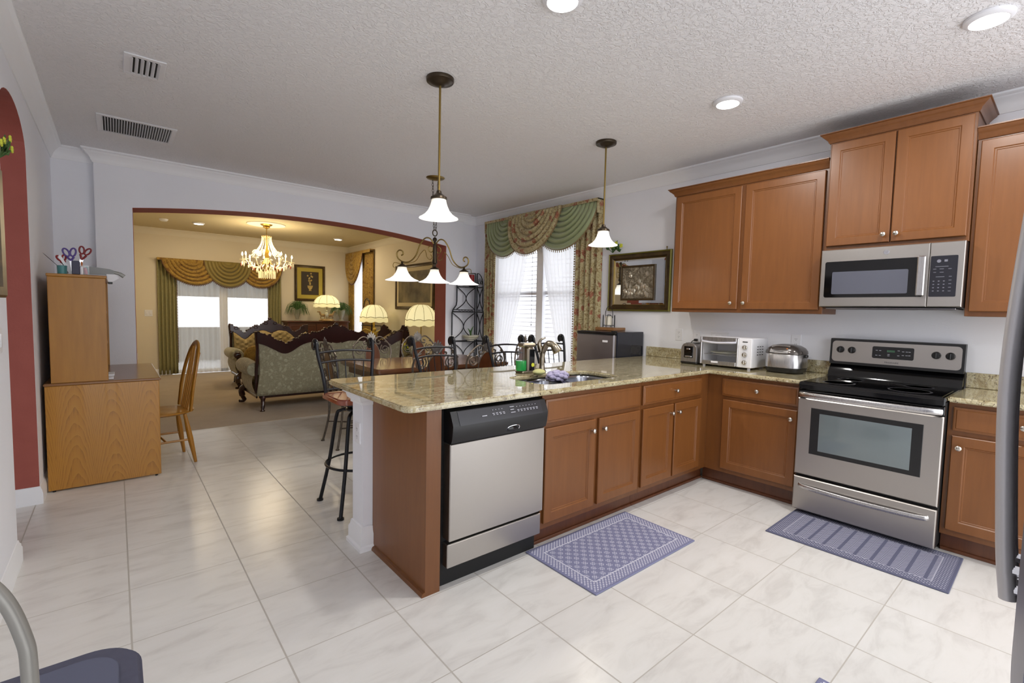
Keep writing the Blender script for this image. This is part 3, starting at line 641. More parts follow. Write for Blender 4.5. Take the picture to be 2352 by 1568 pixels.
m=MB(); m.tube(bez([(-2.775,-.050,.748),(-2.762,-.054,.766),(-2.735,-.056,.772),(-2.70,-.056,.772),(-2.685,-.054,.762),(-2.688,-.050,.750)],5),.0028,6); t.part('latch_rim',m,M['chrome'],parent=cp)
m=MB(); m.sph((-2.733,-.046,.755),(.045,.012,.016),14,8); t.part('latch',m,M['blackgloss'],parent=cp)
# ---------------- range ----------------
Y0,Y1=-.70,-1.457; yc=(Y0+Y1)/2
t=Thing('electric_range','freestanding stainless electric range with a black glass cooktop','range',(-.35,yc,0),world=True)
m=MB(); m.box(-.655,-.03,Y1,Y0,.03,.895,.003); t.part('body',m,M['blackmat'])
m=MB(); m.box(-.69,-.02,Y1-.002,Y0+.002,.895,.925,.008); m.box(-.697,-.68,Y1,Y0,.875,.915,.006); 
m.box(-.66,-.12,Y1+.02,Y0-.02,.925,.928); t.part('cooktop',m,M['blackgloss'])
for bx,by,r in((-.53,Y0-.19,.095),(-.53,Y1+.19,.11),(-.27,Y0-.19,.08),(-.27,Y1+.19,.08)):
    m=MB(); m.lathe([(r,.9282),(r-.001,.9286),(r-.010,.9286),(r-.012,.9282)],(bx,by,0),32); t.part('burner_ring',m,plain('burner_mark',(60,60,64),.2))
dfn=FW(Y0,-.655,.285)
W=Y0-Y1
m=MB(); m.loops(dfn,W,.53,[(0,0),(0,.034),(.006,.04)]); dr=t.part('oven_door',m,M['steel_v'])
m=MB(); m.loops(FW(Y0-.085,-.695,.285+.155),W-.17,.315,[(0,0),(0,.001),(.002,.0025)]); t.part('window_surround',m,M['black'],parent=dr)
m=MB(); m.loops(FW(Y0-.137,-.6975,.285+.183),W-.274,.255,[(0,0),(.002,.0005)]); t.part('oven_window',m,M['ovenglass'],parent=dr)
m=MB(); m.box(-.69,-.655,Y1,Y0,.82,.873,.004)
for k in range(9): m.box(-.6925,-.688,Y0-.20-k*.045,Y0-.165-k*.045,.848,.853)
t.part('vent_trim',m,M['blackgloss'])
m=MB(); m.tube(bez([(-.69,Y0-.012,.84),(-.715,Y0-.05,.842),(-.73,Y0-.14,.842),(-.738,yc,.842),(-.73,Y1+.14,.842),(-.715,Y1+.05,.842),(-.69,Y1+.012,.84)],8),.019,12,flat=.55); t.part('door_handle',m,M['steel'],parent=dr)
m=MB(); m.loops(FW(Y0,-.655,.035),W,.232,[(0,0),(0,.034),(.006,.04)]); dw=t.part('storage_drawer',m,M['steel_v'])
m=MB(); m.tube(bez([(-.694,Y0-.035,.212),(-.712,Y0-.09,.205),(-.722,yc,.20),(-.712,Y1+.09,.205),(-.694,Y1+.035,.212)],8),.015,10,flat=.5); t.part('drawer_handle',m,M['steel'],parent=dw)
# back guard
m=MB(); m.prism([(-.12,.925),(-.105,.97),(-.055,1.03),(-.03,1.035),(-.025,.925)],lambda u,v,d:(u,d,v),Y1,Y0); t.part('backguard',m,M['blackgloss'])
m=MB(); m.prism([(-.098,1.022),(-.088,1.208),(-.078,1.214),(-.025,1.214),(-.025,1.02)],lambda u,v,d:(u,d,v),Y1+.0,Y0); bg=t.part('control_panel',m,M['black'])
def bgp(y,z,n): # point on sloped face
    x=lerp(-.098,-.088,(z-1.022)/.186); return (x-n,y,z)
fn=lambda u,v,n:bgp(Y0-.014-u,1.042+v,n)
m=MB(); P0=[m.pt(fn(u,v,.0015)) for u,v in rrect(0,W-.028,0,.155,.025,4)]; P1=[m.pt(fn(u,v,-.001)) for u,v in rrect(0,W-.028,0,.155,.025,4)]; n_=len(P0); m.f.append(P0); [m.f.append([P0[k],P0[(k+1)%n_],P1[(k+1)%n_],P1[k]]) for k in range(n_)]; t.part('fascia',m,M['steel_v'],parent=bg)
fn2=lambda u,v,n:bgp(-.965-u,1.085+v,n)
m=MB(); P0=[m.pt(fn2(u,v,.004)) for u,v in rrect(0,.235,0,.085,.01,4)]; P1=[m.pt(fn2(u,v,.0)) for u,v in rrect(0,.235,0,.085,.01,4)]; n_=len(P0); m.f.append(P0); [m.f.append([P0[k],P0[(k+1)%n_],P1[(k+1)%n_],P1[k]]) for k in range(n_)]; dp=t.part('display',m,M['blackgloss'],parent=bg)
m=MB()
for (u,v) in [(.02,.055),(.04,.055),(.02,.02),(.04,.02),(.145,.06),(.17,.055),(.19,.055),(.17,.03),(.19,.03),(.205,.055),(.205,.03),(.09,.03),(.09,.02),(.145,.025)]:
    a=fn2(u,v,.0048); m.box(a[0]-.0004,a[0]+.0006,a[1]-.012,a[1],a[2],a[2]+.003)
t.part('display_marks',m,M['plastic_g'],parent=bg)
m=MB(); a=fn2(.085,.048,.0048); m.box(a[0]-.0004,a[0]+.0006,a[1]-.045,a[1],a[2],a[2]+.014); t.part('clock_digits',m,M['screen'],parent=bg)
for y in(-.768,-.84,-1.316,-1.387):
    a=bgp(y,1.132,.001); m=MB(); m.lathe([(.025,0),(.024,-.012),(.020,-.02),(.0,-.022)],a,20,'x'); m.box(a[0]-.032,a[0]-.01,y-.005,y+.005,a[2]-.02,a[2]+.02,.003); t.part('knob',m,M['black'],parent=bg)
text('lettering','FRIGIDAIRE',.016,plain('dark_print',(70,70,76),.5),t.e,facing_negx(Vector(bgp(-1.08,1.058,.0022))-t.off))
# ---------------- microwave ----------------
t=Thing('microwave_oven','stainless over-the-range microwave hung under the highest cabinet','microwave',(-.2,yc,1.44),world=True)
m=MB(); m.box(-.38,-.002,Y1,Y0,1.445,1.848,.003); t.part('body',m,M['black'])
ys=-1.297
m=MB(); m.loops(FW(Y0-.004,-.38,1.449),abs(ys-Y0)-.006,.397,[(0,0),(0,.036),(.004,.04)]); d=t.part('door',m,M['steel_v'])
def rp(fnn,w,h,r,n0,n1):
    m=MB(); A=[m.pt(fnn(u,v,n1)) for u,v in rrect(0,w,0,h,r,4)]; B=[m.pt(fnn(u,v,n0)) for u,v in rrect(0,w,0,h,r,4)]; q=len(A); m.f.append(A)
    for k in range(q): m.f.append([A[k],A[(k+1)%q],B[(k+1)%q],B[k]])
    return m
t.part('door_glass',rp(FW(-.732,-.42,1.512),.545,.25,.012,-.002,.002),M['blackgloss'],parent=d)
t.part('mesh_window',rp(FW(-.778,-.422,1.535),.42,.155,.008,-.001,.001),M['mwglass'],parent=d)
m=MB(); m.box(-.462,-.44,-1.285,-1.245,1.515,1.765,.006); m.box(-.445,-.42,-1.275,-1.255,1.53,1.55,.003); m.box(-.445,-.42,-1.275,-1.255,1.735,1.755,.003); t.part('handle',m,M['steel'],parent=d)
m=MB(); m.lathe([(.016,0),(.016,-.002),(.0135,-.0025),(.0135,-.001)],(-.42,-1.078,1.806),24,'x'); t.part('badge',m,M['chrome'],parent=d)
text('lettering','GE',.014,M['chrome'],t.e,facing_negx(Vector((-.4222,-1.078,1.806))-t.off))
m=MB(); m.loops(FW(ys,-.38,1.449),abs(Y1-ys),.397,[(0,0),(0,.036),(.004,.04)]); d2=t.part('control_side',m,M['steel_v'])
t.part('control_panel',rp(FW(ys-.006,-.42,1.512),.125,.25,.006,-.002,.002),plain('charcoal_panel',(30,30,38),.2),parent=d2)
m=MB()
for r in range(4):
    for q in range(3): m.box(-.4228,-.422,ys-.03-q*.024,ys-.022-q*.024,1.545+r*.02,1.55+r*.02)
for r in range(5): m.box(-.4228,-.422,ys-.108,ys-.095,1.545+r*.022,1.548+r*.022)
for r,(a,b) in enumerate(((.03,.09),(.02,.035),(.05,.07),(.09,.105))): m.box(-.4228,-.422,ys-b,ys-a,[1.695,1.68,1.68,1.68][r],[1.698,1.683,1.683,1.683][r])
m.box(-.4228,-.422,ys-.075,ys-.035,1.632,1.635); m.box(-.4228,-.422,ys-.035,ys-.022,1.66,1.663); m.box(-.4228,-.422,ys-.07,ys-.052,1.66,1.663); m.box(-.4232,-.422,ys-.085,ys-.07,1.725,1.738)
m.lathe([(.01,-.422),(.01,-.4235),(.0,-.424)],(0,ys-.045,1.73),14,'x'); t.part('control_marks',m,plain('dim_grey_print',(120,120,130),.5),parent=d2)
m=MB(); m.box(-.36,-.06,Y1+.03,Y0-.03,1.432,1.445,.004); t.part('vent_base',m,M['steel_dark'])
# ---------------- counter appliances ----------------
# toaster
t=Thing('toaster','two-slot stainless toaster with a black end, left of the toaster oven','toaster',(-.24,.31,Z),world=True)
tp=[(.23,.015),(.23,.13)]+[(.275-.045*math.cos(PI/2*k/6),.13+.055*math.sin(PI/2*k/6)) for k in range(1,7)]+[(.34+.045*math.sin(PI/2*k/6),.13+.055*math.cos(PI/2*k/6)) for k in range(0,7)]+[(.385,.015)]
m=MB(); m.prism(tp,lambda u,v,d:(d,u,Z+v),-.378,-.105); cyt=.3075
m.prism([(cyt+(u-cyt)*.93,.015+(v-.015)*.96) for u,v in tp],lambda u,v,d:(d,u,Z+v),-.386,-.378); t.part('housing',m,M['steel'])
m=MB(); m.box(-.39,-.096,.226,.389,Z+.0,Z+.03,.012); t.part('base',m,M['black'])
m=MB(); m.box(-.389,-.38,.262,.353,Z+.055,Z+.16,.004); t.part('end_plate',m,M['blackgloss'])
m=MB(); m.box(-.40,-.388,.29,.325,Z+.13,Z+.142,.003); m.box(-.396,-.388,.275,.34,Z+.062,Z+.075,.003); t.part('lever',m,M['chrome'])
m=MB(); m.box(-.36,-.12,.262,.282,Z+.184,Z+.187); m.box(-.36,-.12,.333,.353,Z+.184,Z+.187); t.part('bread_slots',m,M['blackmat'])
# toaster oven
OX,OY0,OY1=-.40,.195,-.245
t=Thing('toaster_oven','silver countertop toaster oven with glass door, plate inside and three dials','toaster oven',(-.24,-.02,Z),world=True)
m=MB(); z0=Z+.018; 
m.box(OX+.02,-.10,OY1,OY1+.012,z0,Z+.255,.003); m.box(OX+.02,-.10,OY0-.012,OY0,z0,Z+.255,.003); m.box(OX+.02,-.10,OY1+.012,OY0-.012,Z+.243,Z+.255,.003); m.box(OX+.02,-.10,OY1+.012,OY0-.012,z0,z0+.01); m.box(-.11,-.10,OY1+.012,OY0-.012,z0,Z+.243); m.box(OX+.02,-.11,-.13,-.12,z0,Z+.243); t.part('shell',m,M['plastic_w'])
m=MB()
for r in range(4):
    for q in range(3): m.box(-.30+q*.045,-.275+q*.045,OY1-.001,OY1+.001,Z+.12+r*.022,Z+.126+r*.022)
t.part('side_vents',m,M['blackmat'])
m=MB(); m.box(OX,OX+.022,OY0-.016,OY0,z0,Z+.255,.004); m.box(OX,OX+.022,-.135,-.12,z0,Z+.255,.004); m.box(OX,OX+.022,-.12,OY0-.016,Z+.215,Z+.255,.004); m.box(OX,OX+.022,-.12,OY0-.016,z0,z0+.035,.004); t.part('front_frame',m,M['steel'])
m=MB(); m.box(OX+.004,OX+.008,-.12,OY0-.016,z0+.035,Z+.215); t.part('door_glass',m,M['glass'])
m=MB(); m.tube(bez([(OX,OY0-.02,Z+.218),(OX-.03,OY0-.05,Z+.215),(OX-.034,.035,Z+.209),(OX-.03,-.085,Z+.215),(OX,-.115,Z+.218)],6),.009,8); t.part('door_handle',m,M['plastic_g'])
m=MB(); m.box(OX+.002,OX+.022,OY1,-.135,z0,Z+.255,.004); t.part('dial_panel',m,M['plastic_w'])
for k,z in enumerate((.185,.125,.062)):
    m=MB(); m.lathe([(.019,0),(.018,-.012),(.015,-.016),(0,-.017)],(OX+.002,-.19,Z+z),18,'x'); m.box(OX-.019,OX-.012,-.194,-.186,Z+z-.015,Z+z+.015,.002); t.part('dial',m,M['nickel'])
m=MB(); m.box(OX+.0,OX+.003,-.21,-.17,Z+.225,Z+.232); t.part('slot',m,M['blackmat'])
m=MB(); m.box(OX-.001,OX+.003,.03,.09,Z+.036,Z+.05); t.part('name_plate',m,M['plastic_w'])
m=MB()
for k in range(9): m.tube([(OX+.03,.165-k*.034,Z+.105),(-.12,.165-k*.034,Z+.105)],.0018,6)
for xx in(OX+.03,-.2,-.12): m.tube([(xx,.17,Z+.105),(xx,-.115,Z+.105)],.0022,6)
t.part('wire_rack',m,M['chrome'])
m=MB(); m.lathe([(0,.0),(.06,.0),(.11,.012),(.115,.018),(.108,.016),(.06,.006),(0,.005)],(-.25,.05,Z+.108),28); single('baking_dish',m,M['ceramic'],'white baking dish on the rack inside the toaster oven','dish',(-.25,.05,Z+.108))
for xx in(OX+.03,-.13):
    for yy in(OY0-.03,OY1+.03): m=MB(); m.cyl((xx,yy,Z),.012,.02,n=10); t.part('foot',m,M['plastic_g'])
# rice cooker
RX,RY=-.235,-.445
t=Thing('rice_cooker','rounded stainless rice cooker with a domed black lid, left of the range','rice cooker',(RX,RY,Z),world=True)
sq=lambda a,h:1/(abs(math.cos(a))**4+abs(math.sin(a))**4)**.25*(1+.0*h)
m=MB(); m.lathe([(0,0),(.105,0),(.122,.01),(.13,.04),(.13,.042)],(RX,RY,Z),40,wob=sq); t.part('base',m,M['black'])
m=MB(); m.lathe([(.128,.042),(.131,.045),(.131,.145),(.128,.15)],(RX,RY,Z),40,wob=sq); t.part('body_band',m,M['steel'])
m=MB(); m.lathe([(.130,.15),(.133,.153),(.13,.172),(.115,.196),(.085,.215),(.04,.224),(0,.226)],(RX,RY,Z),40,wob=sq); t.part('lid',m,plain('smoked_metal_lid',(96,90,86),.18,.7))
m=MB(); m.prism([(-.134,.160),(-.128,.176),(-.085,.217),(-.078,.216),(-.12,.16)],lambda u,v,d:(RX+u,d,Z+v),RY-.055,RY+.075); lp=t.part('control_panel',m,M['steel'])
m=MB(); m.prism([(-.131,.172),(-.098,.206),(-.096,.203),(-.128,.17)],lambda u,v,d:(RX+u,d,Z+v),RY-.02,RY+.05); t.part('lcd',m,M['blackgloss'],parent=lp)
m=MB(); m.sph((RX-.112,RY-.042,Z+.192),(.006,.01,.006),10,6); t.part('start_button',m,M['amber'],parent=lp)
m=MB(); m.box(RX-.02,RX+.02,RY-.15,RY-.128,Z+.125,Z+.15,.006); t.part('side_handle',m,M['black'])
# plug and cord
t=Thing('power_cord','black plug and cord running from the wall outlet to the toaster','cord',(-.02,.45,1.13),world=True)
m=MB(); m.box(-.035,-.008,.428,.462,1.118,1.14,.005); t.part('plug',m,M['black'])
m=MB(); m.tube(bez([(-.03,.455,1.128),(-.05,.475,1.10),(-.05,.465,1.02),(-.09,.40,.99),(-.11,.36,.99)],8),.0035,6); t.part('cable',m,M['black'])
# outlets and switches
def plate(y,z,w,h,kind,label,x=0,grp=None,fn=None):
    fn=fn or (lambda u,v,n:(x-n,y+w/2-u,z-h/2+v))
    t=Thing('wall_outlet' if kind=='o' else 'light_switch',label,'outlet' if kind=='o' else 'switch',fn(w/2,0,0),world=True,group=grp)
    m=MB(); m.loops(fn,w,h,[(0,0),(0,.003),(.004,.006)]); t.part('plate',m,M['plastic_w'])
    n_=max(1,round(w/.05)) if kind!='o' else 1
    for k in range(n_):
        m=MB(); uc=w*(k+.5)/n_
        if kind=='o':
            for vv in(h*.32,h*.68):
                m.loops(lambda u,v,n,a=uc,b=vv:fn(a-.015+u,b-.014+v,.0055+n),.03,.028,[(0,0),(0,.0015)]); 
            t.part('receptacle',m,M['plastic_w']); m=MB()
            for vv in(h*.32,h*.68):
                for du in(-.006,.006): m.loops(lambda u,v,n,a=uc+du,b=vv:fn(a-.001+u,b-.002+v,.0069+n),.0022,.009,[(0,0),(0,.0006)])
                m.loops(lambda u,v,n,a=uc,b=vv-.009:fn(a-.002+u,b-.002+v,.0069+n),.004,.004,[(0,0),(0,.0006)])
            t.part('slots',m,M['black'])
        else:
            m.loops(lambda u,v,n,a=uc:fn(a-.016+u,h/2-.033+v,.0055+n),.032,.066,[(0,0),(0,.002),(.003,.004)]); t.part('rocker',m,M['plastic_w'])
plate(.636,1.171,.075,.12,'o','white wall plate with one hole, nearest the compact fridge')
plate(.445,1.155,.075,.12,'o','white wall outlet with a black plug in it, left of the toaster oven')
plate(.22,1.155,.17,.12,'s','white triple rocker switch plate above the toaster oven')
plate(-.426,1.165,.075,.12,'o','white wall outlet above the rice cooker')
plate(0,0,.075,.12,'o','white outlet on the end of the peninsula half wall',fn=lambda u,v,n:(-3.27-n,.635+.075-u,.60+v))
plate(0,0,.12,.12,'s','double switch plate on the cream wall left of the olive drapes',fn=lambda u,v,n:(-3.90+u,YF-n,1.13+v))
plate(0,0,.075,.12,'o','low outlet on the cream living room wall left of the drapes',fn=lambda u,v,n:(-4.09+u,YF-n,.32+v))
plate(0,0,.075,.12,'s','switch plate on the near grey wall at the left picture edge',fn=lambda u,v,n:(XL+n,1.28+u,1.12+v))
# ---------------- compact fridge with box and candle ----------------
t=Thing('compact_refrigerator','tall compact fridge, steel door and glossy black side, behind the counter end','refrigerator',(-.27,1.3,0),world=True)
m=MB(); m.box(-.47,-.03,1.03,1.53,.02,1.18,.006); t.part('cabinet',m,plain('glossy_black_cabinet',(38,40,50),.12))
m=MB(); m.box(-.525,-.478,1.03,1.53,.05,1.155,.012); d=t.part('door',m,M['steel_dark'])
m=MB(); m.box(-.528,-.476,1.028,1.532,1.152,1.178,.01); t.part('door_cap',m,M['blackgloss'])
m=MB(); m.box(-.49,-.46,1.04,1.10,1.178,1.190,.004); t.part('hinge_cover',m,M['black'])
m=MB(); m.box(-.5275,-.524,1.11,1.175,1.075,1.095,.001); t.part('name_badge',m,M['plastic_w'],parent=d)
m=MB(); m.box(-.5,-.06,1.06,1.5,0,.02); t.part('feet',m,M['black'])
t=Thing('wooden_box','small flat brown wooden box on top of the compact fridge','box',(-.2,1.33,1.19),world=True)
m=MB(); m.box(-.25,-.05,1.25,1.51,1.181,1.215,.004); t.part('box_body',m,M['oak_top'])
t=Thing('candle_holder','looped black wire candle holder with ivory candle on the wooden box','candle holder',(-.14,1.40,1.216),world=True)
cx_,cy_,cz_=-.14,1.41,1.216
m=MB(); m.lathe([(.062,.018),(.062,.022)],(cx_,cy_,cz_),20); 
for k in range(4):
    a=PI/4+k*PI/2; px,py=cx_+.062*math.cos(a),cy_+.062*math.sin(a); tx,ty=-math.sin(a),math.cos(a)
    m.tube([(px-tx*.028,py-ty*.028,cz_)]+[(px-tx*.028*math.cos(PI*j/10),py-ty*.028*math.cos(PI*j/10),cz_+.10+.035*math.sin(PI*j/10)) for j in range(11)]+[(px+tx*.028,py+ty*.028,cz_)],.0032,6)
m.tube([(cx_,cy_-.05,cz_+.10)]+[(cx_,cy_-.05*math.cos(PI*j/12),cz_+.14+.09*math.sin(PI*j/12)) for j in range(13)]+[(cx_,cy_+.05,cz_+.10)],.0035,6)
m.tube([(cx_+.06*math.cos(2*PI*j/20),cy_+.06*math.sin(2*PI*j/20),cz_+.02) for j in range(20)],.003,6,closed=True); t.part('wire_frame',m,M['iron'])
m=MB(); m.cyl((cx_,cy_,cz_+.016),.040,.105,b=.004); t.part('candle',m,M['candle'])
# ---------------- mirror with relief ----------------
t=Thing('wall_mirror','wide mirror in a brown and gold frame with a small silver picture at its centre','mirror',(-.02,1.135,1.4),world=True)
MY0,MY1,MZ0,MZ1=1.525,.745,1.40,2.02; mw=MY0-MY1; mh=MZ1-MZ0; F_=FW(MY0,-.004,MZ0)
def ring(fn,w,h,L):
    m=MB(); m.loops(fn,w,h,L,cap=False); return m
t.part('frame',ring(F_,mw,mh,[(0,0),(.0,.02),(.01,.026),(.014,.018),(.045,.024),(.06,.012),(.062,.008)]),M['frame_dk'],recalc=False)
t.part('gilt_edge',ring(lambda u,v,n:F_(u,v,n),mw,mh,[(-.004,0),(-.004,.024),(.006,.03),(.012,.026)]),M['frame_gold'],recalc=False)
t.part('inner_gilt_edge',ring(lambda u,v,n:F_(u,v,n),mw,mh,[(.058,.010),(.062,.016),(.068,.012),(.069,.006)]),M['brass'],recalc=False)
m=MB(); m.loops(lambda u,v,n:F_(u+.06,v+.06,n),mw-.12,mh-.12,[(0,0),(.0,.004),(.025,.0075)]); t.part('mirror_glass',m,M['mirror'],sharp=3)
F2=FW(1.355,-.0125,1.512); w2,h2=.43,.375
t.part('relief_frame',ring(F2,w2,h2,[(0,0),(0,.012),(.006,.016),(.018,.014),(.022,.008)]),M['frame_dk'],recalc=False)
m=MB(); m.loops(F2,w2,h2,[(.018,0),(.018,.006),(.03,.010)]); t.part('relief_panel',m,M['relief'])
# figures in low relief (plain generic village-feast scene)
m=MB(); random.seed(4); m.loops(lambda u,v,n:F2(u+.05,v+.04,n),w2-.10,h2-.10,[(0,0),(0,.0095)])
for k in range(34):
    u=.05+random.random()*.30; v=.05+abs(random.gauss(0,.09)) if k<24 else .05+random.random()*.24
    p=F2(u,min(v,.31),.010); m.sph(p,(.011,.012+random.random()*.012,.014+random.random()*.018),8,6)
t.part('relief_figures',m,plain('relief_silver',(214,206,188),.3,.8))
# flowers tucked on the frame
def posy(name,base,label,sc=1,n=9,side=-1):
    t=Thing(name,label,'flowers',base,world=True); b=Vector(base); m=MB(); random.seed(3)
    tips=[]
    for k in range(n):
        a=random.uniform(-1.1,1.1); L=random.uniform(.06,.12)*sc; tip=b+Vector((side*random.uniform(.01,.05)*sc,math.sin(a)*L,math.cos(a)*L*.9)); tips.append(tip); m.tube([b,b.lerp(tip,.5)+Vector((side*.008,0,.004)),tip],.0022*sc,5)
        q=b.lerp(tip,.6); d=(tip-b).normalized(); s_=d.cross(Vector((1,0,0))).normalized()*.014*sc
        i=[m.pt(q-d*.022*sc),m.pt(q+s_+Vector((side*.004,0,0))),m.pt(q+d*.03*sc),m.pt(q-s_)]; m.f.append(i)
        i=[m.pt(q-s_*1.5-d*.01),m.pt(q-s_*2.8+d*.01),m.pt(q-s_*2+d*.035*sc),m.pt(q)]; m.f.append(i)
    t.part('leaves',m,M['leaf'],solid=.0015)
    for tip in tips[::2]:
        m=MB(); m.sph(tip,(.006*sc,.009*sc,.009*sc),7,5)
        for j in range(5):
            a=j*2*PI/5; m.sph(tip+Vector((0,math.cos(a)*.010*sc,math.sin(a)*.010*sc)),(.005*sc,.008*sc,.008*sc),7,5)
        t.part('flower_head',m,M['yellow'])
posy('artificial_flowers',(-.05,1.46,2.04),'yellow artificial flowers on the top left of the mirror frame',1.35)
m=MB(); m.cyl((-.02,.80,2.024),.004,.022,n=8); m.sph((-.02,.80,2.05),.008,8,6); single('picture_hook',m,M['brass'],'tiny brass hook above the right corner of the mirror','hook',(-.02,.80,2.024))
# ---------------- rugs ----------------
def rugm(hx,hy):
    m=MB(); m.box(-hx,hx,-hy,hy,.0005,.008,.003)
    return m
def rug_(x,y,rot,k,label,hx,hy):
    o=link('kitchen_rug',rugm(hx,hy).mesh('kitchen_rug'),M['rug%d'%k]); o.location=(x,y,0); o.rotation_euler=(0,0,rot); tag(o,label,'rug')
rug_(-2.105,-.245,-.005,0,'light blue patterned kitchen rug lying in front of the sink cabinet',.455,.26)
rug_(-.885,-1.145,.015,1,'slate blue patterned kitchen rug lying in front of the range',.27,.435)
rug_(-2.75,-1.63,.0,0,'blue kitchen rug of which only a corner shows at the bottom edge',.455,.26)
# ---------------- refrigerator (right edge) ----------------
t=Thing('refrigerator','large grey refrigerator at the right picture edge with long curved door handles','refrigerator',(-3.05,-2.3,0),world=True)
m=MB(); m.box(-3.50,-2.60,-2.66,-2.0,.03,1.76,.006); t.part('cabinet',m,M['greyside'])
M['handle']=plain('handle_metal',(205,203,205),.35,.35)
M['greyfront']=steel('slate_steel',(120,120,132),.4,(3,3,300))
def fdoor(x0,x1,z0,z1,bulge,nm):
    m=MB(); n=10; cxm=-3.05
    f=lambda x:(-1.905 if bulge else -1.93)+bulge*(1-((x-cxm)/.455)**2)-.0
    pf=[(lerp(x0,x1,k/n),f(lerp(x0,x1,k/n))) for k in range(n+1)]
    m.prism([(x0,-1.995)]+pf+[(x1,-1.995)],lambda u,v,d:(u,v,d),z0,z1); return t.part(nm,m,M['greyfront'])
d1=fdoor(-3.505,-3.055,.83,1.78,.024,'door'); d2=fdoor(-3.045,-2.595,.83,1.78,.024,'door'); d3=fdoor(-3.505,-2.595,.09,.80,.0,'freezer_drawer')
def fh(x,z0,z1,par):
    m=MB(); m.tube(bez([(x,-1.869,z0),(x,-1.858,lerp(z0,z1,.15)),(x,-1.846,lerp(z0,z1,.5)),(x,-1.858,lerp(z0,z1,.85)),(x,-1.869,z1)],8),.0125,14); t.part('handle',m,M['handle'],parent=par)
    for z in(z0+.02,z0+.055,z1-.03): m=MB(); m.tube([(x,-1.89,z),(x,-1.868,z)],.009,10); t.part('handle_mount',m,M['chrome'],parent=par)
fh(-3.09,.868,1.66,d1); fh(-3.02,.868,1.66,d2)
m=MB(); m.box(-3.48,-2.62,-2.6,-2.02,0,.03); t.part('feet',m,M['black'])
# ---------------- step stool, bottom left ----------------
t=Thing('step_stool','blue-grey plastic step seat in a bent grey tube frame, bottom left corner','stool',(-4.47,-.62,0),world=True)
Sx0,Sx1,Sy0,Sy1=-4.70,-4.282,-.76,-.31; Sz=.455
bm_=slab(rrect(Sx0,Sx1,Sy0,Sy1,.11,10),Sz-.035,Sz,r=.016); bmobj('seat',bm_,M['bluegrey'],t.e,t.off)
bm_=slab(rrect(Sx0+.045,Sx1-.045,Sy0+.045,Sy1-.045,.075,10),Sz,Sz+.006,r=.005); bmobj('seat_pad',bm_,plain('blue_grey_pad',(88,92,112),.6),t.e,t.off)
for sx_ in(Sx0+.03,Sx1-.04):
    m=MB(); m.tube(bez([(sx_,Sy0+.05,Sz-.04),(sx_,Sy0-.02,.25),(sx_,Sy0-.08,.0)],6),.0125,10); t.part('leg',m,M['tubegrey'])
    m=MB(); m.tube(bez([(sx_,Sy1-.05,Sz-.04),(sx_,Sy1+.02,.25),(sx_,Sy1+.06,.0)],6),.0125,10); t.part('leg',m,M['tubegrey'])
HX=Sx0-.0
m=MB(); m.tube(bez([(-4.43,-.84,.0),(-4.438,-.82,.45),(-4.44,-.81,.72),(-4.447,-.805,.80),(-4.475,-.80,.885),(-4.53,-.80,.95),(-4.60,-.80,.965),(-4.68,-.80,.92),(-4.708,-.81,.8),(-4.712,-.82,.5),(-4.712,-.84,0)],8),.0115,12); t.part('hoop_frame',m,M['tubegrey'])
# ---------------- picture and flowers, left edge ----------------
t=Thing('framed_picture','dark gilt framed picture on the near left wall, seen edge on','picture',(XL+.01,.9,1.40),world=True)
Fp=lambda u,v,n:(XL+.001+n,.44+u,1.38+v)
t.part('frame',ring(Fp,.92,.60,[(0,0),(0,.022),(.012,.03),(.05,.022),(.055,.01)]),M['frame_dk'],recalc=False)
m=MB(); m.loops(lambda u,v,n:Fp(u+.05,v+.05,n),.82,.50,[(0,0),(0,.011)]); t.part('canvas',m,M['paint1'])
posy('artificial_flowers',(XL+.03,1.30,2.02),'yellow flower sprig above the framed picture at the left edge',1.0,7,1)
# ---------------- desk with hutch ----------------
dx0,dx1,dy0,dy1=-4.712,-4.062,2.72,3.90
t=Thing('desk','light oak desk with a tall hutch standing against the left wall','desk',((dx0+dx1)/2,(dy0+dy1)/2,0),world=True)
m=MB(); m.box(dx0,dx1,dy0,dy0+.022,.012,.765,.003); t.part('side_panel',m,M['oak'])
m=MB(); m.box(dx0,dx1,dy1-.022,dy1,.012,.765,.003); t.part('side_panel',m,M['oak'])
m=MB(); m.box(dx0-.006,dx1+.012,dy0-.006,dy1+.006,.765,.785,.006); t.part('desk_top',m,M['oak_top'])
m=MB(); m.box(dx0,dx0+.018,dy0+.022,dy1-.022,.1,.765); t.part('back_panel',m,M['oak_plain'])
m=MB(); m.box(dx0+.1,dx1-.015,dy0+.022,dy1-.022,.66,.765,.003); t.part('drawer_box',m,M['oak_plain'])
for xx in(dx0+.03,dx1-.03):
    for yy in(dy0+.011,dy1-.011): m=MB(); m.cyl((xx,yy,0),.009,.013,n=8); t.part('foot',m,M['black'])
hx1=-4.365
m=MB(); m.box(dx0+.035,hx1,dy0,dy0+.02,.786,1.545,.003); h1=t.part('hutch_side',m,M['oak_plain'])
m=MB(); m.box(dx0+.035,hx1,dy1-.02,dy1,.786,1.545,.003); t.part('hutch_side',m,M['oak_plain'])
m=MB(); m.box(dx0+.03,hx1+.006,dy0-.004,dy1+.004,1.545,1.565,.004); t.part('hutch_top',m,M['oak_plain'])
m=MB(); m.box(dx0+.035,dx0+.045,dy0+.02,dy1-.02,.786,1.545); t.part('hutch_back',m,M['oak_plain'])
m=MB(); 
for zz in(1.0,1.27): m.box(dx0+.045,hx1-.01,dy0+.02,dy1-.02,zz,zz+.018)
t.part('hutch_shelf',m,M['oak_plain'])
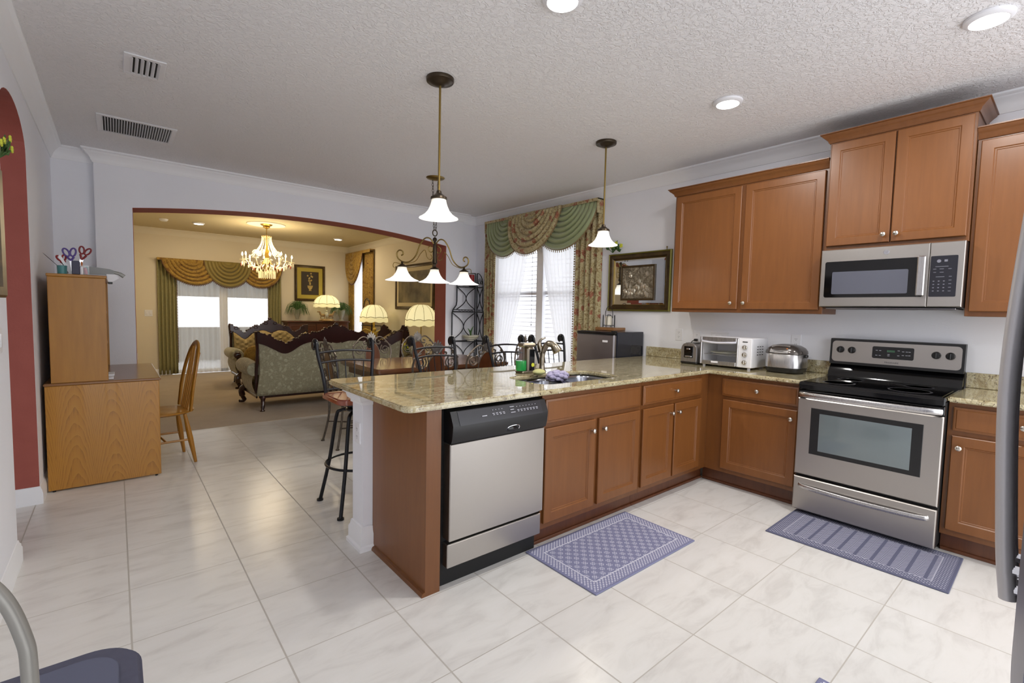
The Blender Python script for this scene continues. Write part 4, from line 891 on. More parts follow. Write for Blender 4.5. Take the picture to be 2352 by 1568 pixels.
for k,(zz,lb) in enumerate(((.786,'lower of two white notepads at the front edge of the desk hutch'),(.80,'upper of two white notepads at the front edge of the desk hutch'))):
    m=MB(); m.box(-4.46,-4.335+k*.004,2.78+k*.1,2.95+k*.1,zz,zz+.013,.002); single('notepad',m,M['plastic_w'],lb,'notepad',(-4.42,2.85,zz))
# pencil cup and contents
CZ=1.566; px_,py_=-4.53,2.80
t=Thing('pen_organizer','clear plastic desk caddy on top of the oak hutch','desk caddy',(px_,py_,CZ),world=True)
m=MB(); m.box(px_-.075,px_+.075,py_-.035,py_+.035,CZ,CZ+.004); 
for a in(-.075,-.02,.03,.072): m.box(px_+a,px_+a+.003,py_-.035,py_+.035,CZ+.004,CZ+.07)
m.box(px_-.075,px_+.075,py_-.035,py_-.032,CZ+.004,CZ+.07); m.box(px_-.075,px_+.075,py_+.032,py_+.035,CZ+.004,CZ+.07); t.part('compartments',m,M['glass'])
def scissors(name,x,ang,mt,label,L=.20,y=py_,sc=1.0):
    t=Thing(name,label,'scissors',(x,y,CZ+.005),world=True); d=Vector((math.sin(ang),0,math.cos(ang))); s_=Vector((math.cos(ang),0,-math.sin(ang))); b=Vector((x,y,CZ+.008))
    m=MB(); m.prism([(-.008,0),(.008,0),(.010,L*.55),(-.010,L*.55)],lambda u,v,dd:tuple(b+s_*u+d*v+Vector((0,dd,0))),-.002,.002); t.part('blades',m,M['chrome'])
    m=MB()
    for sg in(-1,1):
        c=b+d*(L*.82)+s_*(.017*sc*sg); m.tube([c+s_*(.014*sc*math.cos(2*PI*k/16))+d*(.026*sc*math.sin(2*PI*k/16))*(1)+s_*(sg*.006*math.sin(2*PI*k/16)) for k in range(16)],.0055,8,closed=True)
        m.tube([b+d*(L*.5),c-d*.03*sc],.007,8)
    t.part('finger_loops',m,mt)
scissors('scissors',px_+.005,.28,M['redpl'],'scissors with maroon loops in the desk caddy, rightmost and tallest',.215,py_+.012)
scissors('scissors',px_-.01,-.12,M['purple'],'scissors with broad purple handles in the desk caddy',.185,py_-.006,1.1)
scissors('scissors',px_-.045,-.25,M['red'],'scissors with small red loop in the desk caddy, left of the purple ones',.135,py_+.005,.75)
def stick(name,x0,x1,z1,r,mt,label,cat,y=py_-.015,box=False,z0=CZ+.006):
    m=MB()
    if box: 
        d=Vector((x1-x0,0,z1-z0)).normalized(); s_=Vector((d.z,0,-d.x))*r; a=Vector((x0,y,z0)); b_=Vector((x1,y,z1))
        m.prism([(-1,0),(1,0),(1,1),(-1,1)],lambda u,v,dd:tuple(a.lerp(b_,v)+s_*u+Vector((0,dd,0))),-.004,.004)
    else: m.tube([(x0,y,z0),(lerp(x0,x1,.9),y,lerp(z0,z1,.9)),(x1,y,z1)],[r,r,r*.3],8)
    single(name,m,mt,label,cat,(x0,y,z0))
stick('letter_opener',-4.555,-4.612,CZ+.13,.008,M['plastic_w'],'white flat letter opener leaning left in the desk caddy','letter opener',box=True)
stick('pen',-4.57,-4.60,CZ+.085,.004,M['black'],'short black pen leaning left in the desk caddy','pen')
stick('knitting_needle',-4.58,-4.70,CZ+.145,.0016,M['iron'],'thin dark needle leaning far left towards the wall','needle',y=py_+.02)
stick('marker',-4.50,-4.495,CZ+.10,.006,M['amber'],'amber marker standing in the desk caddy behind the navy box','marker',y=py_+.012)
stick('glue_stick',-4.495,-4.495,CZ+.062,.010,M['plastic_w'],'white glue stick at the front of the desk caddy','glue stick',y=py_-.045,z0=CZ)
stick('eraser',-4.47,-4.478,CZ+.055,.012,M['pink'],'rose coloured eraser stick in the desk caddy','eraser',y=py_-.018)
stick('pen',-4.462,-4.47,CZ+.062,.006,M['teal'],'teal pen at the right of the desk caddy','pen',y=py_-.018)
m=MB(); m.box(-4.548,-4.505,py_-.036-.02,py_-.037,CZ,CZ+.098,.003); single('card_box',m,M['navy'],'navy upright card box at the front of the desk caddy','box',(-4.525,py_-.045,CZ))
m=MB(); m.lathe([(.026,0),(.028,.06),(.026,.06)],(-4.60,py_-.02,CZ),12); single('plastic_cup',m,M['teal'],'teal cup holding a black clip at the left of the desk caddy','cup',(-4.60,py_-.02,CZ))
# grey desk lamp/stapler-like machine lying on the hutch
t=Thing('paper_trimmer','grey and white desktop paper punch overhanging the hutch front edge','paper punch',(-4.42,2.95,CZ),world=True)
m=MB(); m.prism([(-.10,.0),(.07,.0),(.085,-.01),(.085,.035),(.06,.045),(-.10,.062)],lambda u,v,d:(-4.40+u,d,CZ+v+.012),2.86,3.05); t.part('housing',m,plain('mid_grey_metal',(118,118,116),.35,.3))
m=MB(); m.prism([(-.02,-.012),(.035,-.012),(.055,-.04),(.015,-.07),(-.01,-.07)],lambda u,v,d:(-4.34+u,d,CZ+v+.03),2.852,2.90); t.part('side_cover',m,M['plastic_w'])
m=MB(); m.box(-4.352,-4.325,2.852,2.90,CZ-.055,CZ-.038,.003); t.part('guide_block',m,M['black'])
m=MB(); m.tube(bez([(-4.32,2.90,CZ+.035),(-4.285,2.90,CZ+.028),(-4.255,2.90,CZ+.006)],5),[.012]*6+[.014]*5,8,flat=.6); t.part('lever',m,M['tubegrey'])
m=MB(); m.box(-4.50,-4.33,2.86,3.05,CZ,CZ+.013,.003); t.part('base_plate',m,M['plastic_g'])
# windsor chair
def windsor():
    t=Thing('windsor_chair','honey oak spindle-back chair pulled up to the desk','chair',(0,0,0))
    m=MB(); m.lathe([(0,.42),(.20,.42),(.222,.432),(.222,.445),(.20,.452),(.05,.444),(0,.444)],(0,0,0),30,wob=lambda a,h:1+.06*math.cos(2*a)); t.part('seat',m,M['oak_plain'])
    for sx in(-1,1):
        for sy in(-1,1):
            m=MB(); a=Vector((sx*.14,sy*.14,.42)); b=Vector((sx*.20,sy*.20,0)); m.tube([a.lerp(b,q) for q in(0,.15,.3,.5,.7,.85,1)],[.013,.016,.02,.022,.018,.015,.012],10); t.part('leg',m,M['oak_plain'])
    m=MB()
    for s_ in(-1,1): m.tube([(-.17,s_*.17,.2),(.17,s_*.17,.2)],.009,8)
    m.tube([(0,-.17,.2),(0,.17,.2)],.009,8); t.part('stretcher',m,M['oak_plain'])
    m=MB(); hoop=[(-.17-.10*math.sin(PI*k/24)**.8-.0,.20*math.cos(PI*k/24),.45+.58*math.sin(PI*k/24)**.55) for k in range(25)]
    m.tube(hoop,[.013]*25,10,flat=1.7); t.part('back_hoop',m,M['oak_plain'])
    m=MB()
    for k in range(5):
        y=(k-2)*.062; h=.45+.57*(1-(y/.2)**2)**.28; m.tube([(-.165,y*.8,.44),(-.215,y,.7),(-.262,y*1.05,h)],.007,8)
    t.part('spindles',m,M['oak_plain']); return t
wc=windsor(); wc.e.location=(-4.03,3.12,0); wc.e.rotation_euler=(0,0,PI+.12)
# ---------------- ceiling items ----------------
def pendant(x,y,label,grp='small pendant lamps over the peninsula'):
    t=Thing('pendant_lamp',label,'pendant lamp',(x,y,ZC),world=True,group=grp)
    m=MB(); m.lathe([(.0,-.045),(.02,-.045),(.05,-.034),(.066,-.022),(.083,-.020),(.085,-.012),(.085,-.0005)],(x,y,ZC),28); t.part('canopy',m,M['bronze'])
    m=MB(); m.tube([(x,y,ZC-.04),(x,y,2.10)],.007,10); t.part('rod',m,M['brass'])
    m=MB(); m.lathe([(.006,.055),(.014,.05),(.018,.035),(.036,.02),(.05,.012),(.052,.0),(.046,-.004)],(x,y,2.055),24); t.part('shade_cap',m,M['bronze'])
    m=MB(); m.lathe([(.044,.0),(.047,-.02),(.054,-.045),(.068,-.075),(.088,-.098),(.108,-.112),(.120,-.118),(.122,-.122),(.119,-.122),(.106,-.116),(.086,-.102),(.066,-.079),(.052,-.049),(.045,-.02),(.042,0)],(x,y,2.057),36); t.part('glass_shade',m,M['shade'])
    light('bulb','POINT',(0,0,1.985-ZC),PENDW,(1,.93,.82),.03,parent=t.e); return t
pendant(-2.747,.69,'pendant lamp with bell glass shade over the left part of the peninsula')
pendant(-1.155,.69,'pendant lamp with bell glass shade over the sink end, nearer the window')
def can(x,y,label,warm=False,grp='round recessed lights in the kitchen ceiling'):
    t=Thing('recessed_light',label,'ceiling light',(x,y,ZC),world=True,group=grp)
    m=MB(); m.lathe([(.092,-.001),(.09,-.012),(.075,-.022),(.070,-.022),(.070,-.006)],(x,y,ZC),36); t.part('trim_ring',m,M['plastic_w'])
    m=MB(); m.lathe([(0,-.021),(.068,-.021),(.069,-.018)],(x,y,ZC),36); t.part('lens',m,M['led'])
    light('led_light','AREA',(0,0,-.03),CANW*(.6 if warm else 1),(1,.80,.52) if warm else (1,.97,.93),.13,shape='DISK',parent=t.e)
can(-1.165,-.335,'round ceiling light in the middle right, above the range aisle')
can(-1.15,-1.56,'round ceiling light at the top right corner')
can(-2.728,-.333,'round ceiling light cut by the top picture edge')
can(-3.168,8.0,'left recessed light in the living room ceiling',True,'recessed lights in the living room ceiling')
can(-.75,8.0,'right recessed light in the living room ceiling',True,'recessed lights in the living room ceiling')
m=MB(); m.lathe([(.0,-.035),(.045,-.035),(.06,-.02),(.065,0)],(-3.66,8.0,ZC),20); single('smoke_detector',m,M['plastic_w'],'small round smoke detector on the living room ceiling','smoke detector',(-3.66,8.0,ZC))
def vent(x0,x1,y0,y1,ns,label,bord,slant):
    t=Thing('ceiling_vent',label,'vent',((x0+x1)/2,(y0+y1)/2,ZC),world=True)
    m=MB()
    m.box(x0,x1,y0,y0+bord,ZC-.008,ZC-.0005,.003); m.box(x0,x1,y1-bord,y1,ZC-.008,ZC-.0005,.003); m.box(x0,x0+bord,y0+bord,y1-bord,ZC-.008,ZC-.0005,.003); m.box(x1-bord,x1,y0+bord,y1-bord,ZC-.008,ZC-.0005,.003); t.part('frame',m,M['plastic_w'])
    m=MB(); m.box(x0+bord,x1-bord,y0+bord,y1-bord,ZC-.001,ZC-.0003); t.part('duct',m,M['blackmat'])
    m=MB(); w=(x1-x0-2*bord)/ns
    for k in range(ns+1):
        a=x0+bord+k*w; m.prism([(a-slant,ZC-.002),(a-slant+.002,ZC-.001),(a+slant+.002,ZC-.012),(a+slant,ZC-.013)],lambda u,v,d:(u,d,v),y0+bord,y1-bord)
    t.part('louvres',m,M['plastic_w'])
vent(-4.243,-4.044,1.62,1.93,5,'small square supply vent with wide louvres in the ceiling',.034,.007)
vent(-4.393,-3.89,2.88,3.35,26,'long return-air grille with many narrow slats in the ceiling',.035,.003)
# linear scroll chandelier over the dining table
t=Thing('island_chandelier','three-light scrolled bronze chandelier on chains over the dining table','chandelier',(-1.635,2.62,ZC),world=True)
cx0,cy0=-1.635,2.62
m=MB(); m.lathe([(0,-.03),(.03,-.028),(.06,-.02),(.09,-.012),(.10,-.004),(.10,-.0005)],(cx0,cy0,ZC),28,wob=lambda a,h:1+.0*a); t.part('canopy',m,M['brass'])
m=MB()
for sx in(-.035,.035):
    z=ZC-.03
    k=0
    while z>2.24:
        q=.009; ax=(1,0) if k%2 else (0,1); xx=cx0+sx*(lerp(.25,1,(z-2.2)/.58))
        m.tube([(xx+ax[0]*q*math.cos(a),cy0+ax[1]*q*math.cos(a),z-.018+.019*math.sin(a)) for a in [2*PI*j/10 for j in range(10)]],.0028,5,closed=True); z-=.031; k+=1
t.part('chain',m,M['bronze'])
fnc=lambda u,v:(cx0+u,cy0,v)
m=MB(); m.tube([(cx0+.028*math.cos(2*PI*k/16),cy0+.0,2.195+.032*math.sin(2*PI*k/16)) for k in range(16)],.006,8,closed=True)
m.lathe([(0,2.155),(.02,2.14),(.026,2.12),(.012,2.10),(.02,2.06),(.024,2.0),(.021,1.93),(.028,1.885),(.03,1.87),(.018,1.86),(.012,1.83),(0,1.825)],(cx0,cy0,0),16); t.part('centre_column',m,M['bronze'])
for sg,zb in((-1,1.875),(1,1.875)):
    m=MB()
    p=[(cx0+sg*.015,cy0,2.08),(cx0+sg*.06,cy0,2.13),(cx0+sg*.12,cy0,2.125),(cx0+sg*.18,cy0,2.05),(cx0+sg*.23,cy0,1.93),(cx0+sg*.30,cy0,1.865),(cx0+sg*.37,cy0,1.855),(cx0+sg*.43,cy0,1.885),(cx0+sg*.445,cy0,1.935),(cx0+sg*.42,cy0,1.97),(cx0+sg*.385,cy0,1.965),(cx0+sg*.375,cy0,1.935),(cx0+sg*.395,cy0,1.92)]
    m.tube(bez(p,7),.0075,8); 
    p=[(cx0+sg*.04,cy0,2.06),(cx0+sg*.075,cy0,2.035),(cx0+sg*.07,cy0,1.995),(cx0+sg*.04,cy0,1.985),(cx0+sg*.02,cy0,2.01)]; m.tube(bez(p,6),.005,8)
    p=[(cx0+sg*.05,cy0,1.96),(cx0+sg*.03,cy0,1.93),(cx0+sg*.06,cy0,1.905),(cx0+sg*.095,cy0,1.93),(cx0+sg*.12,cy0,2.00) ,(cx0+sg*.17,cy0,1.96),(cx0+sg*.24,cy0,1.87),(cx0+sg*.38,cy0,1.835),(cx0+sg*.47,cy0,1.84),(cx0+sg*.485,cy0,1.80),(cx0+sg*.46,cy0,1.785)]; m.tube(bez(p,6),.004,6)
    t.part('scroll_arm',m,M['brass'])
for sx,zt in((-.385,1.815),(0,1.815),(.385,1.815)):
    m=MB(); m.lathe([(.006,.045),(.012,.04),(.014,.03),(.008,.025),(.014,.018),(.03,.008),(.05,-.004),(.053,-.012),(.048,-.014)],(cx0+sx,cy0,zt),20); sc_=t.part('shade_cap',m,M['bronze'])
    m=MB(); m.lathe([(.045,0),(.05,-.025),(.065,-.06),(.09,-.095),(.125,-.12),(.168,-.137),(.172,-.141),(.168,-.142),(.122,-.125),(.086,-.099),(.061,-.062),(.046,-.026),(.042,0)],(cx0+sx,cy0,zt-.012),36); t.part('glass_shade',m,M['shade'])
    light('bulb','POINT',(sx,0,1.72-ZC),PENDW,(1,.93,.82),.03,parent=t.e)
# ---------------- window dressings ----------------
def panel(fn,w,h,folds,amp,mt,t,name,ph=0,narrow=0,top=1.0):
    # fn(u,v,n): u along the wall 0..w, v up, n out of the wall
    m=MB(); nu=max(24,int(folds*8)); 
    m.grid(lambda a,b:fn(w*a*(1-narrow*b),h*(1-b),amp*(1.1+math.sin(2*PI*folds*a+ph+.5*math.sin(3*b)))),nu,14); return t.part(name,m,mt,solid=.004)
def swag(fn,u0,u1,zt,D,mt,t,name='swag',out=.05,folds=6,p=.62,skew=0,fr=None,depth=.05,side=0.25):
    nu,nv=36,30
    uc=(u0+u1)/2; hw=(u1-u0)/2
    def f(a,b):
        # nested U-shaped folds hung from the top edge
        q=.10+.90*b; c_=math.cos(PI*(1-a)); h=math.sin(PI*a)
        u=uc+hw*q*(1 if q>1 else 1)*c_+skew*b*h; z=zt-D*b**.92*h**(2*p)
        rip=abs(math.sin(PI*folds*b**.9))**.7
        n=out+depth*h*(.25+.6*b)+.05*rip*(.25+.75*h)*min(1,b*5)
        return fn(u,z,n)
    m=MB(); m.grid(f,nu,nv*3); o=t.part(name,m,mt,solid=.003,sharp=80)
    if fr:
        k=46; m=MB(); mt2,L=fr
        edge=[Vector(f(i/k,1.0)) for i in range(k+1)]; m.tube(edge,.009,6); 
        for e_ in edge:
            m.sph(e_+Vector((0,0,-L*.6)),(.006,.006,L*.45),6,5)
        t.part('fringe',m,mt2,parent=o)
    return o
# kitchen nook window: fn(u,v,n) u measured from the far end towards the camera
KW=lambda y0:(lambda u,v,n:(-n-.005,y0-u,v))
t=Thing('window_drapes','floral and green swagged valance with floral side drapes on the breakfast window','curtain',(-.06,2.77,2.66),world=True)
fn=KW(3.90)
panel(lambda u,v,n:fn(.04+u,v+.25,n),.25,2.38,3.5,.022,M['floral'],t,'side_drape')
panel(lambda u,v,n:fn(1.885+u,v+.25,n),.375,2.38,4.5,.024,M['floral'],t,'side_drape',1)
m=MB(); m.box(-.12,-.005,1.64,3.77,2.652,2.664); m.box(-.122,-.116,1.64,3.77,2.63,2.664); m.box(-.12,-.005,1.64,1.65,2.50,2.664); m.box(-.12,-.005,3.76,3.77,2.5,2.664); t.part('valance_board',m,M['floral'])
FRK=(M['fringe'],.035)
swag(fn,.14,1.06,2.66,.53,M['green_satin'],t,out=.08,folds=8,fr=FRK,p=.5)
swag(fn,1.22,2.25,2.66,.53,M['green_satin'],t,out=.08,folds=8,fr=FRK,p=.5,skew=-.05)
swag(fn,.72,1.72,2.66,.54,M['floral'],t,out=.14,folds=7,fr=FRK,p=.5,skew=-.08)
for ue in(.30,1.87):
    m=MB()
    for k in range(60): m.sph(fn(ue,.45+k*.030,.05),(.008,.010,.011),6,4)
    t.part('bead_trim',m,M['fringe'])
t=Thing('sheer_curtains','pair of white sheers tied back on the breakfast window','curtain',(-.03,2.8,2.5),world=True)
def shr(y_out,y_in_top,y_in_bot,lab):
    m=MB()
    def f(a,b):
        yin=lerp(y_in_top,y_in_bot,b**1.35); y=lerp(y_out,yin,a); return (-.032-.018*math.sin(2*PI*8*a+b*1.5)*(1-.3*b),y,lerp(2.55,.45,b))
    m.grid(f,128,24); t.part('sheer_panel',m,M['sheer'],sharp=80)
shr(3.60,2.84,3.42,'l'); shr(2.03,2.66,2.16,'r')
# living room far doors
t=Thing('window_drapes','gold and olive swagged drapes on the living room sliding door','curtain',(-2.6,YF-.05,2.2),world=True)
LW=lambda u,v,n:(-3.70+u,YF-.006-n,v)
panel(lambda u,v,n:LW(u,v+.02,n),.30,2.2,5,.022,M['olive_drape'],t,'side_drape'); panel(lambda u,v,n:LW(1.90+u,v+.02,n),.27,2.2,4.5,.022,M['olive_drape'],t,'side_drape',1)
m=MB(); m.box(-3.70,-1.53,YF-.14,YF-.005,2.215,2.235); m.box(-3.70,-1.53,YF-.142,YF-.135,2.19,2.235); t.part('valance_board',m,M['goldfloral'])
FRL=(M['fringe_red'],.03)
swag(LW,.06,1.0,2.235,.49,M['goldfloral'],t,out=.12,folds=7,fr=FRL,p=.5,skew=.07)
swag(LW,1.32,2.17,2.235,.49,M['goldfloral'],t,out=.12,folds=7,fr=FRL,p=.5,skew=.0)
swag(LW,.74,1.58,2.235,.51,M['olive_satin'],t,out=.15,folds=7,fr=FRL,p=.5)
for ue in(.305,1.895):
    m=MB()
    for k in range(56): m.sph(LW(ue,.25+k*.030,.05),(.009,.009,.011),6,4)
    t.part('bead_trim',m,M['fringe_red'])
t=Thing('sheer_curtains','long white sheers covering the living room sliding door','curtain',(-2.6,YF-.04,2.1),world=True)
for a0,a1 in((-3.395,-2.60),(-2.60,-1.805)):
    m=MB(); m.grid(lambda a,b:(lerp(a0,a1,a),YF-.035-.018*math.sin(2*PI*9*a+.6*b)-.004*math.sin(31*a),lerp(2.17,.02,b)),90,8); t.part('sheer_panel',m,M['sheer2'],sharp=80)
# living room side window
t=Thing('window_drapes','gold damask drapes with one swag on the living room side window','curtain',(-.06,8.6,2.6),world=True)
SW=lambda u,v,n:(-n-.005,9.28-u,v)
panel(lambda u,v,n:SW(u,v+.1,n),.30,2.5,3.5,.022,M['goldfloral'],t,'side_drape'); panel(lambda u,v,n:SW(.84+u,v+.1,n),.56,2.5,5,.022,M['goldfloral'],t,'side_drape',1)
m=MB(); m.box(-.12,-.005,7.88,9.28,2.615,2.635); m.box(-.122,-.116,7.88,9.28,2.57,2.635); t.part('valance_board',m,M['goldfloral'])
swag(SW,.02,1.0,2.63,.72,M['goldfloral'],t,out=.11,folds=7,fr=FRL,p=.6)
t=Thing('sheer_curtains','narrow white sheer in the living room side window','curtain',(-.03,8.7,2.4),world=True)
m=MB(); m.grid(lambda a,b:(-.022-.012*math.sin(2*PI*9*a),lerp(8.97,8.45,a),lerp(2.55,.3,b)),70,6); t.part('sheer_panel',m,M['sheer'],sharp=80)
# ---------------- corner wire rack ----------------
t=Thing('corner_rack','black wrought iron folding corner shelf rack beside the floral drapes','shelf',(-.25,4.0,0),world=True)
RA=(-.075,4.02)     # corner post
def rk(side): # unit direction of each wing
    return Vector((-1,0,0)) if side==0 else Vector((0,-1,0))
def wing(side):
    W1,W2=(.33,.41) if side==0 else (.15,.17)
    d=rk(side); o=Vector((RA[0],RA[1],0))+d*.02
    def P_(u,z): return o+d*u+Vector((0,0,z))
    m=MB(); 
    m.tube([P_(0,0),P_(0,1.93)],.010,8)
    m.tube([P_(W2,0),P_(W2,1.33),P_(W2-.02,1.38),P_(W1+.01,1.44),P_(W1,1.5),P_(W1,1.73)],.010,8)
    # top arch with scrolls
    m.tube([P_(W1*math.cos(PI/2*k/10),1.73+.20*math.sin(PI/2*k/10)) for k in range(11)],.006,8)
    t.part('side_frame',m,M['iron'])
    m=MB()
    for z0,z1,w_ in((.04,.47,W2),(.49,.90,W2),(.92,1.33,W2),(1.38,1.71,W1)):
        # facing arcs )( : two bows between the posts
        h=z1-z0
        for s_ in(0,1):
            m.tube([P_((w_*s_)+(1-2*s_)*(.5*w_)*math.sin(PI*k/14),z0+h*k/14) for k in range(15)],.007,6)
    for z in(.48,.91,1.345,1.715): 
        w_=W2 if z<1.4 else W1; m.tube([P_(0,z),P_(w_,z)],.008,6)
    for z in(1.375,): m.tube([P_(0,z),P_(W2-.03,z)],.005,6); m.tube([P_(.03+.03*k,1.36+(.012 if k%2 else -.012)) for k in range(int((W2-.08)/.03))],.004,6)
    m.tube([P_(W1*.45+.05*math.cos(a)*(1-a/14),1.80+.05*math.sin(a)*(1-a/14)) for a in [k*.5 for k in range(20)]],.004,6)
    m.tube([P_(W1*.72+.035*math.cos(-a)*(1-a/14),1.79+.035*math.sin(-a)*(1-a/14)) for a in [k*.5 for k in range(20)]],.004,6)
    t.part('scrollwork',m,M['iron'])
wing(0); wing(1)
for z,w_ in((.48,.43),(.91,.43),(1.345,.43),(1.715,.35)):
    m=MB(); q_=.19 if w_>.4 else .17
    rim=[(RA[0]-w_*math.cos(PI/2*k/10),RA[1]-q_*math.sin(PI/2*k/10),z-.004) for k in range(11)]; m.tube(rim,.005,6)
    for k in range(1,12):
        x=-w_*k/12; yy=q_*math.sqrt(1-(k/12)**2); m.tube([(RA[0]+x,RA[1],z-.004),(RA[0]+x,RA[1]-yy,z-.004)],.002,5)
    t.part('wire_shelf',m,M['iron'])
t=Thing('ceramic_bowl','cream striped ceramic bowl planter on the third shelf of the rack','bowl',(-.22,3.95,.911),world=True)
bx_,by_=-.22,3.945
m=MB(); m.lathe([(.05,0),(.055,.012),(.10,.03),(.125,.065),(.128,.085),(.120,.085),(.11,.07),(0,.07)],(bx_,by_,.911),30); t.part('bowl_body',m,M['ceramic'])
m=MB(); m.lathe([(.1205,.052),(.122,.056),(.1245,.06),(.123,.06)],(bx_,by_,.911),30); m.lathe([(.1262,.07),(.1275,.073),(.1278,.076),(.126,.076)],(bx_,by_,.911),30); t.part('stripe',m,plain('olive_stripe',(140,136,96),.4))
t=Thing('succulent_plant','small upright green shoot growing in the striped bowl','plant',(bx_,by_,.985),world=True)
m=MB()
for a,L in((-.5,.12),(.35,.15),(.0,.10)): m.tube(bez([(bx_,by_,.982),(bx_+.02*a,by_,.982+L*.5),(bx_+a*.12,by_-.01,.982+L)],5),[.008,.012,.014,.015,.015,.015,.013,.011,.008,.005,.002],6,flat=.35)
t.part('leaves',m,M['leaf'])
t=Thing('candle_bowl','red pillar candle in a black openwork bowl on top of the rack','candle',(-.20,3.95,1.716),world=True)
m=MB(); m.lathe([(.04,0),(.045,.01),(.08,.03),(.10,.06),(.095,.062),(.07,.035),(0,.02)],(-.2,3.955,1.716),18,wob=lambda a,h:1+.08*math.sin(6*a)); t.part('bowl_body',m,M['iron'])
m=MB(); m.cyl((-.21,3.955,1.74),.04,.16,b=.006); t.part('candle',m,M['red'])
# ---------------- bar stools ----------------
def stool():
    # faces -y (towards the counter), back at +y
    t=Thing('bar_stool','bar stool','stool',(0,0,0),group='black iron bar stools along the back of the peninsula')
    m=MB(); bmv=[]
    m.prism(rrect(-.20,.20,-.19,.20,.07,6),lambda u,v,d:(u,v,d),.742,.765); m.prism(rrect(-.185,.185,-.175,.185,.065,6),lambda u,v,d:(u,v,d),.765,.772)
    m.prism(rrect(-.185,.185,-.175,.185,.065,6),lambda u,v,d:(u,v,d),.732,.742); s=t.part('seat',m,M['redwood'])
    m=MB(); m.cyl((0,0,.700),.10,.03,n=24); m.cyl((0,0,.668),.045,.035,n=16); m.tube([(.075*math.cos(2*PI*k/24),.075*math.sin(2*PI*k/24),.672) for k in range(24)],.012,8,closed=True); t.part('swivel',m,M['iron'])
    for sx in(-1,1):
        for sy in(-1,1):
            m=MB(); m.tube(bez([(sx*.03,sy*.03,.665),(sx*.09,sy*.09,.655),(sx*.115,sy*.115,.60),(sx*.15,sy*.15,.30),(sx*.20,sy*.20,.0)],6),.0125,10); m.cyl((sx*.20,sy*.20,0),.022,.012,n=12); t.part('leg',m,M['iron'])
    m=MB(); m.tube([(.215*math.cos(2*PI*k/32),.215*math.sin(2*PI*k/32),.30) for k in range(32)],.009,8,closed=True); t.part('foot_ring',m,M['iron'])
    for sx in(-1,1):
        m=MB(); m.tube(bez([(sx*.165,.17,.76),(sx*.18,.195,.90),(sx*.20,.225,1.02),(sx*.205,.245,1.10)],6)+[Vector((sx*.205,.245+.034-.034*math.cos(a),1.10+.034*math.sin(a))) for a in [.3*k for k in range(1,15)]],.0125,10,flat=1.0)
        m.tube([(sx*.205+q,.279,1.10) for q in(-.018,.018)],.030,12); t.part('back_post',m,M['iron'])
    for z,y in((1.045,.232),(.975,.216)):
        m=MB(); m.tube([(-.20+.40*k/12,y+.035*math.sin(PI*k/12),z+.012*math.sin(PI*k/12)) for k in range(13)],.008,8); t.part('back_rail',m,M['iron'])
    m=MB()
    for k in range(5):
        x=-.13+.065*k; q=math.sin(PI*(x+.2)/.4); m.tube([(x*1.02,.216+.035*q,.98),(x*.95,.20+.03*q,.86),(x*.8,.185+.0*q,.79)],.0045,6)
    m.tube([(-.17+.34*k/10,.18+.02*math.sin(PI*k/10),.79) for k in range(11)],.007,8); t.part('spindles',m,M['iron']); return t
st=stool(); st.e.location=(-3.03,1.26,0); st.e['label']='leftmost black iron bar stool with a glossy red wood seat, standing at the open end of the peninsula'
st.e['label']='black iron bar stool with red wood seat at the open end of the peninsula'
dup(st.e,(-2.26,1.26,0),.10,'black iron bar stool second from the open end of the peninsula')
dup(st.e,(-1.54,1.25,0),-.05,'black iron bar stool behind the soap dispenser side, third from the open end')
dup(st.e,(-1.0,1.22,0),0,'black iron bar stool next to the compact fridge, seen behind the faucet')
# ---------------- dining set ----------------
t=Thing('dining_table','long glossy brown wooden dining table behind the peninsula','table',(-1.55,2.92,0))
TX,TY=.83,.52
m=MB(); m.prism(rrect(-TX,TX,-TY,TY,.05,5),lambda u,v,d:(u,v,d),.735,.765); m.prism(rrect(-TX+.015,TX-.015,-TY+.015,TY-.015,.05,5),lambda u,v,d:(u,v,d),.765,.772); m.prism(rrect(-TX+.02,TX-.02,-TY+.02,TY-.02,.05,5),lambda u,v,d:(u,v,d),.722,.735); t.part('table_top',m,M['tabletop'])
m=MB(); m.box(-TX+.08,TX-.08,-TY+.08,TY-.08,.64,.722,.006); t.part('apron',m,M['splat'])
for sx in(-1,1):
    m=MB(); m.lathe([(.10,.06),(.12,.12),(.07,.20),(.055,.3),(.085,.42),(.10,.52),(.06,.60),(.09,.64)],(sx*.5,0,0),20); t.part('pedestal',m,M['splat'])
    m=MB(); m.box(sx*.5-.07,sx*.5+.07,-.25,.25,.0,.07,.02); t.part('pedestal_foot',m,M['splat'])
